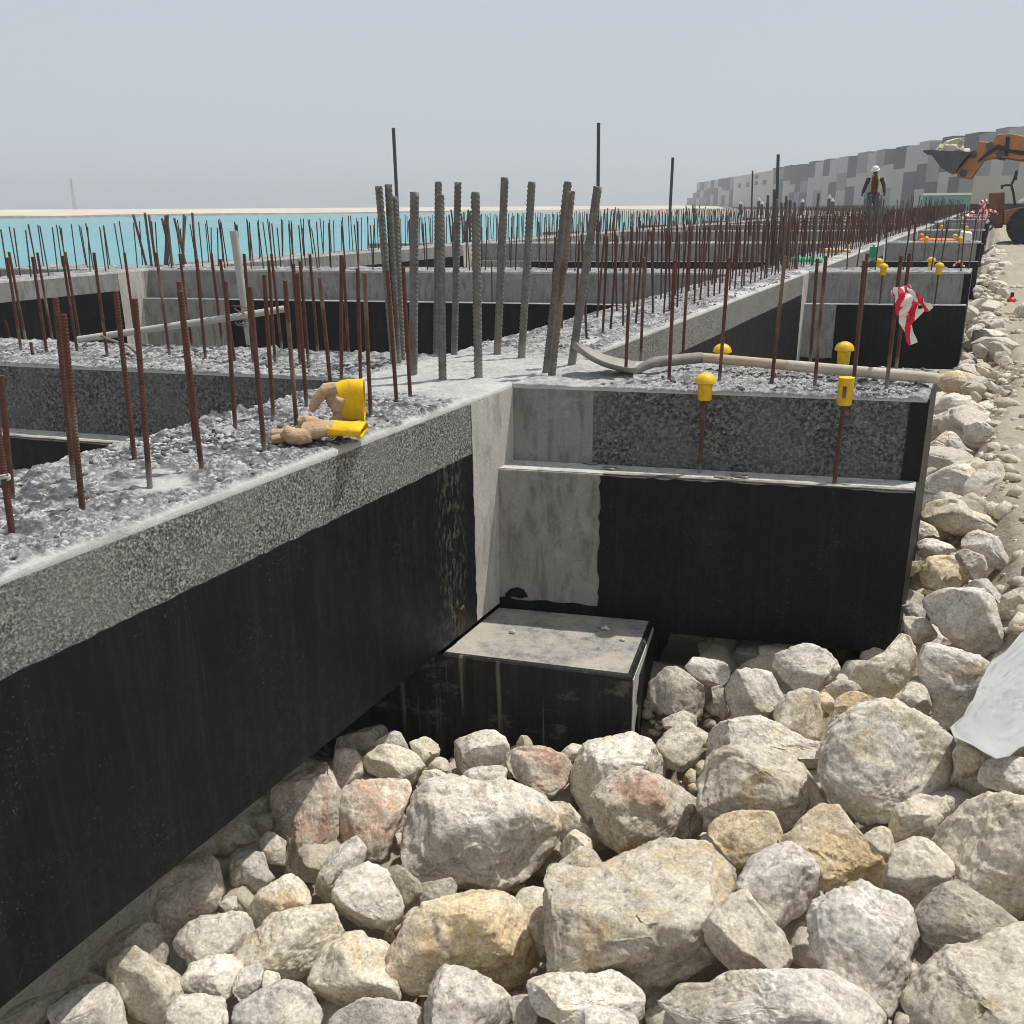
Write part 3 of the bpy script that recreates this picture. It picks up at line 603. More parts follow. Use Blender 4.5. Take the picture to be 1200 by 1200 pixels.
farcap((1080, 273.5), 2, .71, 'orange cap among the yellow ones behind the third stub', 'bar under the orange cap of the third stub', 'orangep')
farcap((1086, 277), 2, -.08, 'yellow cap beside the orange cap', 'bar under the yellow cap beside the orange one')
farcap((1119.5, 274), 2, .71, 'round yellow cap left of the white packet on the third stub', 'bar under the yellow cap left of the white packet')
farcap((1126, 277), 2, -.08, 'yellow cap right next to the white packet on the third stub', 'bar under the yellow cap next to the white packet')
farcap((1104, 263.5), 3, -.08, 'tiny left yellow cap on the fourth stub', 'bar under the tiny left cap of the fourth stub')
farcap((1133, 264.5), 3, -.08, 'tiny right yellow cap on the fourth stub', 'bar under the tiny right cap of the fourth stub')

# rows of bars running into the distance
far = []
def rowpt(x, y, h, j=.02, lean=.03):
    b_ = np.array([x + random.uniform(-j, j) * .5, y + random.uniform(-j, j) * 1.5, ZT - .015]); t_ = b_ + np.array([random.uniform(-lean, lean), random.uniform(-lean, lean), h + random.uniform(-.035, .035)]); far.append((b_, t_))
LBL = []
y = 4.5
while y < 75:
    rowpt(-1.765, y, .5); rowpt(-2.03, y + .09, .5); y += .175
y = 2.2
while y < 75:
    rowpt(-8.58, y, .5); rowpt(-8.86, y + .09, .5); y += .23
for i in range(1, 10):
    n = 40
    for k in range(n):
        x = -8.2 + 5.95 * k / (n - 1); yl = YLL[i] + SLL[i] * (x - XB); rowpt(x, yl + .12, .48); rowpt(x + .1, yl + .5, .48)
        if k % 7 == 3: b_ = np.array([x, yl - .07, ZB]); far.append((b_, b_ + np.array([0, 0, .42])))
    for k in range(5):
        x = -1.25 + .26 * k; yl = YL[i] + SR[i] * (x - XF); rowpt(x, yl + .14, .5); rowpt(x + .05, yl + .52, .5)
for i in range(8):
    for k in range(4):
        x = -10.2 + .3 * k; yl = YLL[i] + SLL[i] * (-9 - XB) + .25 * (x + 9); rowpt(x, yl + .15, .48); rowpt(x, yl + .5, .48)
vis = []
def pj(p):
    c_ = np.array([np.dot(p, RT) / np.dot(RT, RT), np.dot(p, UP) / np.dot(UP, UP), np.dot(p, FW)]); return 600 + FPX * c_[0] / c_[2], 600 - FPX * c_[1] / c_[2]
for b_, t_ in far:
    x, y_ = pj(t_)
    vis.append((np.linalg.norm(b_), b_, t_, -10 < x < 1210))
vis.sort(key=lambda q: q[0])
cnt = 0; rest = []
for d_, b_, t_, ok in vis:
    if ok and cnt < 228:
        x, yv = b_[0], b_[1]
        if x > -1.6: l_ = 'slim dark bar standing on one of the farther stub beams'
        elif x > -2.15 and yv < 9.7: l_ = 'slim rusty bar in the double row between the first and second stub beams'
        elif x > -2.15: l_ = 'slim rusty bar in the receding double row beyond the second stub beam'
        elif x > -8.3: l_ = 'slim rusty bar on the cross beam behind the tall grey bars'
        elif x > -9.05: l_ = 'slim dark bar on the distant beam against the turquoise sea'
        else: l_ = 'slim dark bar on a stub beam over the sea edge'
        bar('rebar', BM_mid, .5, b_, t_, l_, l_.replace('slim rusty bar', 'rusty bars').replace('slim dark bar', 'dark bars')); cnt += 1
    else: rest.append((b_, t_))
def mass(name, items, r, mat, kind='stuff', lab=None):
    V = []; F = []
    for b_, t_ in items:
        k = len(V); rr = r
        for P_ in (b_, t_):
            for q in range(5): V.append((P_[0] + rr * math.cos(q * 1.2566), P_[1] + rr * math.sin(q * 1.2566), P_[2]))
        for q in range(5): F.append((k + q, k + (q + 1) % 5, k + 5 + (q + 1) % 5, k + 5 + q))
        F.append(tuple(range(k + 5, k + 10)))
    o = np.array([-5, 40, ZT]); me = bpy.data.meshes.new(name); me.from_pydata((np.array(V) - o).tolist(), [], F); me.update()
    return tag(link(name, me, mat, None, o), lab, 'rebar', None, kind)
mass('rebar_field', rest, .0074, M['rustfar'], lab='dense field of small rusty bars on the most distant beams')
# clusters of thick bars where the beams cross
def cluster(X, Y, n, sx, sy, hmin, hmax, me, lab, grp):
    for k in range(n):
        b_ = np.array([X + random.uniform(-sx, sx), Y + random.uniform(-sy, sy), ZT - .02]); t_ = b_ + np.array([random.uniform(-.10, .10), random.uniform(-.10, .10), random.uniform(hmin, hmax)])
        bar('thick_rebar', me, .7, b_, t_, lab, grp, cat='thick rebar')
GC = 'clusters of thick bars at the farther beam crossings'
for i in range(1, 9):
    cluster(-1.88, YL[i] + .3, 12 if i < 6 else 8, .24, .34, .62, .84, BM_midt, 'thick grey bar in the cluster on the front long beam at the %s crossing' % ORD[i], GC)
for i in range(0, 7):
    cluster(-8.7, YLL[i] + SLL[i] * (-8.7 - XB) + (.75 if i == 1 else .3), 11 if i < 5 else 6, .22, .36, .50, .63, BM_midt, 'thick dark bar in the cluster over the sea side beam at the %s crossing' % ORD[i], GC)
# tall poles
def pole(bx, tp, lab, r, z=ZT):
    base = onz(bx[0], bx[1], z); top = onvert(tp[0], tp[1], base); b = MB(base)
    b.tube([base - np.array([0, 0, .02]), base + (top - base) * .5, top], r, 10); tag(b.build('steel_pole', M['pole'], smooth=2), lab, 'pole', 'tall thin steel poles')
pole((469, 311), (461, 150), 'tall thin dark pole left of the thick grey bars', .02)
pole((700, 315), (701.5, 144), 'tall thin grey pole rising above the leaning bar', .018)
pole((783, 288), (788.5, 184.5), 'tall thin dark pole against plain sky, right of centre', .024)
pole((908, 313), (912, 181), 'tall thin dark pole in front of the grey facade', .0165)
pole((880, 275), (882, 200), 'short thin pole left of the dark pole on the facade', .018)
# white pipes
vb = onz(293, 404, ZT); vt = onvert(273.5, 270.5, vb)
b = MB(vb); b.tube([vb, vb + (vt - vb) * .5, vt], .0185, 14)
tag(b.build('upright_pipe', M['pvc'], smooth=2), 'dusty white pipe standing upright on the cross beam', 'pipe')
nrm = np.array([vb[0], vb[1], 0.0]); 
def onv2(x, y, off): d = ray(x, y); P = vb + off; return d * (np.dot(P, nrm) / np.dot(d, nrm))
off = -nrm / np.linalg.norm(nrm) * .04
ha, hb_, hc = onv2(92, 398, off), onv2(284, 370, off), onv2(333, 362, off)
ha = onz(92, 398, ZT + .03)
b = MB(ha); b.tube([ha, ha + (hb_ - ha) * .5, hb_, hc], .017, 14); tag(b.build('cross_pipe', M['pvc'], smooth=2), 'dusty white pipe lying at a slant, tied to the upright pipe', 'pipe')
cl = hb_ - off * .5; b = MB(cl)
for k in range(5):
    pts = [cl + np.array([.03 * math.cos(a + k) * 1.0, -.008 + .03 * math.sin(a), .012 * (k - 2) + .024 * math.cos(a * .5 + k)]) for a in np.linspace(0, 6.28, 14)]
    b.tube(pts, .0035, 6)
tag(b.build('wire_tie', M['rust'], smooth=1), 'rusty wire wound where the two white pipes cross', 'wire')
w0 = onz(118, 405, ZT + .06); b = MB(w0)
b.tube([onvert(118, 393, w0), onvert(124, 396.5, w0), onvert(138, 401, w0), onvert(150, 405, w0), onvert(160, 414, w0)], .006, 8); tag(b.build('bent_wire', M['rust'], smooth=1), 'bent rusty wire poking out beside the slanting white pipe', 'wire')
w0 = onz(14.7, 628, ZT); w1 = onvert(3, 562, w0); b = MB(w1)
for k in range(3): b.tube([w1 + np.array([.014 * math.cos(a), .014 * math.sin(a), .003 * k + .001 * a]) for a in np.linspace(0, 6.28, 14)], .0022, 6)
tag(b.build('wire_twist', M['pvc'], smooth=1), 'pale wire twisted round the nearest bar at the left edge', 'wire')

# shovel
nk = onz(742, 437, ZT + .012); he = onz(1099, 443.5, ZT + .035); d = ray(822, 419)
so_ = onz(822, 419, ZT + .055); bend = onz(766, 424.5, ZT + .05)
t = thing('shovel', nk, 'dusty shovel lying on the nearest stub beam, handle wrapped in cloth tape', 'shovel')
b = MB(nk); md = nk + (bend - nk) * .5 + np.array([0, 0, .004]); b.tube([nk - (md - nk) * .15, md, bend, bend + (so_ - bend) * .5, so_], [.016, .018, .021, .0225, .0225], 14); b.build('socket', M['socket'], t, smooth=2)
b = MB(nk); hv = he - so_; b.tube([so_ - hv * .02, so_ + hv * .25, so_ + hv * .40], [.0195, .0195, .0195], 14); b.build('handle', M['wood'], t, smooth=2)
b = MB(nk); pts = []; rr = []
for k in range(41):
    f_ = .385 + (1 - .385) * k / 40; pts.append(so_ + hv * f_); rr.append(.0205 + (.0009 if k % 8 in (0,) else .0003 * math.sin(k * 2.1)))
rr[0] = .020; rr[-1] = .019; pts.append(so_ + hv * 1.006); rr.append(.012)
b.tube(pts, rr, 16); b.build('tape_wrap', M['tapewrap'], t, smooth=1)
tip = np.array([-1.43, 3.465, -.535]); ax = tip - nk; ln = np.linalg.norm(ax); ax /= ln
sd = np.cross(ax, [0, 0, 1.0]); sd /= np.linalg.norm(sd); upv = np.cross(sd, ax)
b = MB(nk); nu, nv = 16, 14; G_ = [[], []]
for sgn in (0, 1):
    for i in range(nu + 1):
        u = i / nu; w = .105 * (1 - .12 * u) * (1 - max(0, (u - .55) / .45) ** 2.2) ** .6 if u > .55 else .105 * (1 - .12 * u) * (.75 + .25 * min(1, u / .12))
        w = max(w, .006)
        G_[sgn].append([b.v(nk + ax * ln * u + sd * w * v + upv * (.035 * v * v * (1 - .3 * u) - .02 * math.sin(u * 3.0) - .003 * sgn)) for v in np.linspace(-1, 1, nv + 1)])
for sgn in (0, 1):
    for i in range(nu):
        for j in range(nv): b.f([G_[sgn][i][j], G_[sgn][i + 1][j], G_[sgn][i + 1][j + 1], G_[sgn][i][j + 1]])
R0 = lambda s: [r_[0] for r_ in G_[s]] + G_[s][-1][1:] + [r_[-1] for r_ in G_[s][::-1]][1:] + G_[s][0][-2:0:-1]
A, B = R0(0), R0(1)
for k in range(len(A)): b.f([A[k], A[(k + 1) % len(A)], B[(k + 1) % len(A)], B[k]])
b.build('blade', M['shovel'], t, smooth=2)

# barrier tape
def ribbon(parent, org, P, w, red, twist=0.0, wob=.006, seed=0):
    """striped band along points P (3-D); one mesh, red and white stripes as material slots"""
    rs = random.Random(seed); P = [np.array(p, float) for p in P]; n = 72; b = MB(org); pts = []
    for i in range(n + 1):
        s_ = i / n * (len(P) - 1); k = min(int(s_), len(P) - 2); f_ = s_ - k; pts.append(P[k] * (1 - f_) + P[k + 1] * f_)
    vw = P[0] / np.linalg.norm(P[0]); rows = []
    for i, p in enumerate(pts):
        t_ = pts[min(i + 1, n)] - pts[max(i - 1, 0)]; t_ /= np.linalg.norm(t_); c_ = np.cross(t_, vw); c_ /= np.linalg.norm(c_)
        e_ = i * 26 / n; a = twist * i / n + .35 * math.sin(e_ * .6 + seed); c2 = c_ * math.cos(a) + np.cross(t_, c_) * math.sin(a); ww = w * (.35 + .65 * min(1, e_ / 5)) * (1 + .1 * math.sin(e_ * .9))
        nn = np.cross(t_, c2); rows.append([p + c2 * ww * v + nn * (wob * math.sin(e_ * .8 + v * 2 + seed) + wob * .7 * math.cos(v * 3)) for v in np.linspace(-.5, .5, 13)])
    for sg in (0, .0012):
        VV = [[b.v(q + np.array([0, sg, 0])) for q in r_] for r_ in rows]
        for i in range(n):
            for j in range(12): b.mi = 0 if red(i / n, j / 3) else 1; b.f([VV[i][j], VV[i + 1][j], VV[i + 1][j + 1], VV[i][j + 1]])
    return b.build('tape_strip', [M['tred'], M['twhite']], parent, smooth=1)
def P_(base, *pp): return [onvert(x, y, base) for x, y in pp]
k0 = onvert(1052, 343, TB[10]); k1 = onvert(1061, 340, TB[11]); kk = k0 * .985
t = thing('barrier_tape', k0, 'crumpled red and white barrier tape knotted between two rusty bars', 'barrier tape')
dg = lambda ph, fr=3.0: (lambda u, j: ((u * fr + j * .16 + ph) % 1) < .45)
ribbon(t, k0, P_(kk, (1053, 346), (1057, 356), (1056, 366), (1060, 376), (1064, 386), (1070, 403)), .034, dg(.62, 1.7), .3, .004, 1)
ribbon(t, k0, P_(kk * .997, (1054, 345), (1060, 354), (1067, 364), (1076, 372)), .062, dg(.75, 1.6), .4, .006, 2)
ribbon(t, k0, P_(k1 * .99, (1062, 339), (1070, 346), (1079, 354), (1091, 363)), .030, dg(.05, 1.3), .5, .004, 3)
ribbon(t, k0, [k0 + np.array([-.02, -.02, .01]), kk * 1.0, k1 * .995, k1 + np.array([.02, -.01, .01])], .035, dg(.3, 4), .9, .006, 4)
def fartape(base, strips, lab):
    t = thing('barrier_tape', base, lab, 'barrier tape')
    for i, (pp, w, ph) in enumerate(strips): ribbon(t, base, P_(base, *pp), w, dg(ph, 2.5), .5, .03, 10 + i)
bs = np.array([-.2, 26.2, ZT])
fartape(bs, [(((1147, 240), (1152, 236), (1158, 235)), 0.077, .1), (((1153, 238), (1155, 248), (1156, 257), (1157, 262)), 0.088, .2), (((1152, 240), (1148, 250), (1146, 266)), 0.061, .6), (((1155, 246), (1162, 247), (1170, 250)), 0.066, .3), (((1153, 237), (1151, 244), (1155, 252)), 0.088, .4)], 'red and white tape fluttering in front of the loader')
fartape(np.array([-.9, 24, ZT]), [(((1142, 247), (1138, 251), (1130, 255), (1126, 257)), 0.083, .3)], 'loose red and white tape end on a far bar left of the loader')
fartape(np.array([-.45, 17.9, ZT]), [(((1116, 313), (1121, 308), (1125, 306)), 0.028, .6), (((1124, 305), (1127, 310), (1130, 313)), 0.033, .2)], 'small pinkish tape knot at the foot of a bar on the third stub')
# plastic sheet
sp = [(1110, 856), (1128, 840), (1142, 818), (1150, 795), (1157, 779), (1176, 762), (1202, 741), (1262, 712), (1275, 800), (1262, 850), (1202, 871), (1182, 884), (1166, 888), (1150, 880), (1132, 870)]
W_ = np.array([onz(x, y, -1.225)[:2] for x, y in sp]); cen = W_.mean(0); n_ = 26; V = []; F = []
th = np.linspace(0, 2 * math.pi, 72, endpoint=False)
def polyr(W_, c0, th):
    r = np.zeros(len(th))
    for i in range(len(W_)):
        a, b_ = W_[i] - c0, W_[(i + 1) % len(W_)] - c0; e = b_ - a; dx, dy = np.cos(th), np.sin(th); den = dx * e[1] - dy * e[0]; den = np.where(np.abs(den) < 1e-12, 1e-12, den)
        t_ = (a[0] * e[1] - a[1] * e[0]) / den; s_ = (a[0] * dy - a[1] * dx) / den; ok = (t_ > 0) & (s_ >= -1e-6) & (s_ <= 1 + 1e-6); r = np.where(ok & (t_ > r), t_, r)
    return r
R = polyr(W_, cen, th)
pts = [[cen[0], cen[1]]] + [[cen[0] + R[k] * f_ * math.cos(th[k]), cen[1] + R[k] * f_ * math.sin(th[k])] for f_ in np.linspace(1 / n_, 1, n_) for k in range(72)]
pts = np.array(pts); PP = np.stack([pts[:, 0], pts[:, 1], 0 * pts[:, 0]], 1)
zz = -1.228 + .010 * fbm(PP * 9, 3, 3) + .006 * ridge(PP * np.array([5, 12, 1]), 4, 5) + .004 * fbm(PP * 60, 2, 8)
top = np.stack([pts[:, 0], pts[:, 1], zz], 1); F = [(0, 1 + k, 1 + (k + 1) % 72, 1 + (k + 1) % 72) for k in range(72)]
me = bpy.data.meshes.new('plastic_sheet'); fc = [f_[:3] for f_ in F] + [(1 + a * 72 + k, 1 + (a + 1) * 72 + k, 1 + (a + 1) * 72 + (k + 1) % 72, 1 + a * 72 + (k + 1) % 72) for a in range(n_ - 1) for k in range(72)]
N0 = len(top); low = top - np.array([0, 0, .0018]); edge = [1 + (n_ - 1) * 72 + k for k in range(72)]
fc2 = fc + [tuple(N0 + i for i in f_[::-1]) for f_ in fc] + [(edge[k], edge[(k + 1) % 72], N0 + edge[(k + 1) % 72], N0 + edge[k]) for k in range(72)]
o_ = np.array([cen[0], cen[1], -1.25]); me.from_pydata((np.vstack([top, low]) - o_).tolist(), [], fc2); me.polygons.foreach_set('use_smooth', np.ones(len(me.polygons), dtype=bool)); me.update()
tag(link('plastic_sheet', me, M['sheet'], None, o_), 'white plastic sheet lying on the sandy track at the right edge', 'plastic sheet')
# odds and ends on the farther beams
def bit(name, px, z, size, mat, lab, cat):
    p = onz(px[0], px[1], z); b = MB(p); a, c_, h = size
    b.hexa([p + np.array(q) for q in ((-a, -c_, 0), (a, -c_, 0), (a * .9, c_, 0), (-a, c_, 0), (-a * .9, -c_ * .8, h), (a * .95, -c_ * .9, h * .8), (a * .8, c_ * .8, h), (-a * .9, c_ * .9, h * 1.1))]); b.bevel(min(h, c_) * .3)
    tag(b.build(name, M[mat], smooth=2), lab, cat)
bit('folded_net', (945, 306), ZT + .01, (.2, .16, .04), 'green', 'folded green net lying on the beam behind the second stub', 'net')
bit('plank_offcut', (979, 295), ZT + .01, (.22, .09, .04), 'plank', 'pale wooden offcut lying beyond the green net', 'wood offcut')
bit('orange_pad', (1098, 282), ZT + .01, (.3, .15, .035), 'orangep', 'flat orange packet lying on the third stub beam', 'packet')
bit('white_packet', (1131, 282.5), ZT + .01, (.1, .08, .16), 'twhite', 'small white packet standing on the third stub beam', 'packet')
p = onz(1185, 354, -1.25); b = MB(p); b.lathe([(.01, 0), (.05, 0), (.054, .015), (.054, .04), (.02, .07), (.01, .08)], p, 14); t = thing('bottle', p, 'small red and black bottle stuck in the sandy track', 'bottle'); b.o = t.location
b.build('bottle_body', M['tred'], t, smooth=2); b = MB(p); b.lathe([(.005, .07), (.022, .07), (.022, .12), (.005, .13)], p, 12); b.build('bottle_neck', M['black'], t, smooth=2)
b = MB(onz(1022, 305, ZT)); q0 = onz(1022, 306, ZT); b.tube([q0, q0 + np.array([0, 0, .18])], .012, 8); b.box(q0[0] - .04, q0[0] + .04, q0[1] - .01, q0[1] + .01, q0[2] + .04, q0[2] + .16); tag(b.build('green_marker', M['green']), 'small green marker standing beside the second stub', 'marker')

for i_, (x, y, lab) in enumerate(((690, 543.5, 'torn black flake on the pale ledge, leftmost'), (716, 550, 'small black flake on the pale ledge beside the leftmost one'), (846, 560.5, 'black flake on the ledge right of the nearest capped bar'), (866, 559, 'thin black flake nearest the domeless cap on the ledge'))):
    p = onz(x, y, ZB + .004); b = MB(p); n_ = 9; rr_ = [random.uniform(.010, .020) for _ in range(n_)]
    b.prism([p + np.array([2.0 * rr_[k] * math.cos(k * 6.283 / n_), rr_[k] * math.sin(k * 6.283 / n_), .003 * math.sin(k * 2.1) + .003]) for k in range(n_)], (.001, 0, .004)); tag(b.build('bitumen_flake', M['bitedge']), lab, 'flake', 'black flakes on the ledge')
for i_, (x, y, s_, lab) in enumerate(((600, 741, .011, 'pale chip of stone on the dusty pad, left'), (709, 737, .014, 'pale chip of stone on the dusty pad, back right'), (729, 750, .009, 'tiny pale chip of stone on the dusty pad, front right'))):
    p = onz(x, y, -1.5325 + s_ * .5); b = MB(p); b.tube([p - np.array([s_, 0, 0]), p + np.array([0, s_ * .3, s_ * .2]), p + np.array([s_ * 1.1, 0, 0])], [s_ * .4, s_ * .7, s_ * .35], 7); tag(b.build('stone_chip', M['c']), lab, 'stone chip')
w0 = onx(541, 733, XF + .02); w0[2] = -1.51; b = MB(w0); b.tube([onx(541, 735, XF + .015), onx(541, 722, XF + .03), onx(540, 715, XF + .035), onx(543, 710, XF + .03), onx(544.5, 716, XF + .03)], .0045, 8); tag(b.build('bent_wire', M['rust'], smooth=1), 'rusty hooked wire sticking up beside the dusty pad', 'wire')
px_ = onx(583, 700, XF + .004); yl_ = YL[0] - .1352
b = MB((XF, yl_, -1.49)); pts_ = [(592, 696), (598, 690), (606, 688), (614, 691), (619, 699), (610, 701), (602, 699), (594, 701)]
P0 = np.array([XF, YL[0] - .1358, 0]); nn_ = np.array([-.229, 1, 0])
def onface(x, y): d = ray(x, y); return d * (np.dot(P0, nn_) / np.dot(d, nn_))
b.prism([onface(*q_) for q_ in pts_], nn_ * -.003); tag(b.build('bitumen_patch', M['bit']), 'black smear at the foot of the bare grey panel in the corner', 'bitumen patch')

# ------------------------------------------------------------------ rocks
ICO = {}
def ico(k):
    if k not in ICO:
        b = bmesh.new(); bmesh.ops.create_icosphere(b, subdivisions=k, radius=1); b.verts.ensure_lookup_table()
        ICO[k] = (np.array([v.co[:] for v in b.verts]), np.array([[v.index for v in f.verts] for f in b.faces])); b.free()
    return ICO[k]
def rock_verts(seed, outl, depth, sub, rot):
    """outl: outline (n,2) in metres round the centre, in the plane that faces the eye; rot: columns right, up, towards the eye"""
    D, F = ico(sub); rs = np.random.RandomState(seed); th = np.arctan2(D[:, 1], D[:, 0]); rho = np.hypot(D[:, 0], D[:, 1]); w = D[:, 2]
    ang = np.linspace(-math.pi, math.pi, 361); R = polyr(outl, np.zeros(2), ang); R[-1] = R[0]; R = np.where(R <= 0, np.median(R[R > 0]), R)
    Rp = np.concatenate([R[-13:-1], R, R[1:13]]); kern = np.exp(-np.linspace(-3.2, 3.2, 9) ** 2); kern /= kern.sum(); R = np.convolve(Rp, kern, 'same')[12:-12]
    r = np.interp(th, ang, R); size = float(np.mean(R))
    # the silhouette keeps the outline; the front swells like a broken block
    dm = depth * (1 + .18 * vn(np.stack([np.cos(th) * 1.3, np.sin(th) * 1.3, w * 0 + seed], 1), 3))
    p = np.stack([r * rho ** .70 * np.cos(th), r * rho ** .70 * np.sin(th), dm * np.sign(w) * np.abs(w) ** .72], 1)
    for k in range(16):                     # broken faces
        n = rs.normal(size=3); n[2] = abs(n[2]) * (1.4 if k < 9 else -1) ; n /= np.linalg.norm(n)
        s_ = p @ n; h = np.percentile(s_, 99.5) * (rs.uniform(.57, .83) if k < 11 else rs.uniform(.76, .93)); e = s_ - h; soft = size * rs.uniform(.006, .03)
        cut = np.where(e > soft, e - soft * .5, np.where(e > -soft, (e + soft) ** 2 / (4 * soft), 0)) ; keep = 1 - .35 * sst(rho, .88, 1.0)
        p = p - n * (cut * .93 * keep)[:, None]
    nd = p / (np.linalg.norm(p, axis=1)[:, None] + 1e-9); q = p / size
    o = rs.uniform(0, 50, 3)
    warp = np.stack([vn(q * 1.9 + o + a * 7, seed % 97) for a in range(3)], 1) * .35
    disp = .040 * fbm((q + warp) * 1.5 + o, 3, 1) + .036 * ridge((q + warp * .8) * 2.6 + o, 3, 5) * .6 + .020 * fbm(q * 8 + o, 4, 8) + .010 * ridge(q * 15 + o, 3, 11) + .004 * fbm(q * 40 + o, 2, 14)
    st = vn(q * 2.2 + o, 21); disp = disp + .034 * (np.round(st * 3.5) / 3.5 - st)       # broken steps
    p = p + nd * (disp * size)[:, None]
    return p @ rot.T, F
def frame(c):
    d = c / np.linalg.norm(c); r = np.cross(d, [0, 0, 1.0]); r /= np.linalg.norm(r); u = np.cross(r, d); return np.stack([r, u, -d], 1)
CR = {'A': (0, 760, 2.667), 'B': (380, 800, 2.857), 'C': (780, 780, 2.857), 'D': (1000, 560, 3.333), 'E': (1020, 360, 5.0)}
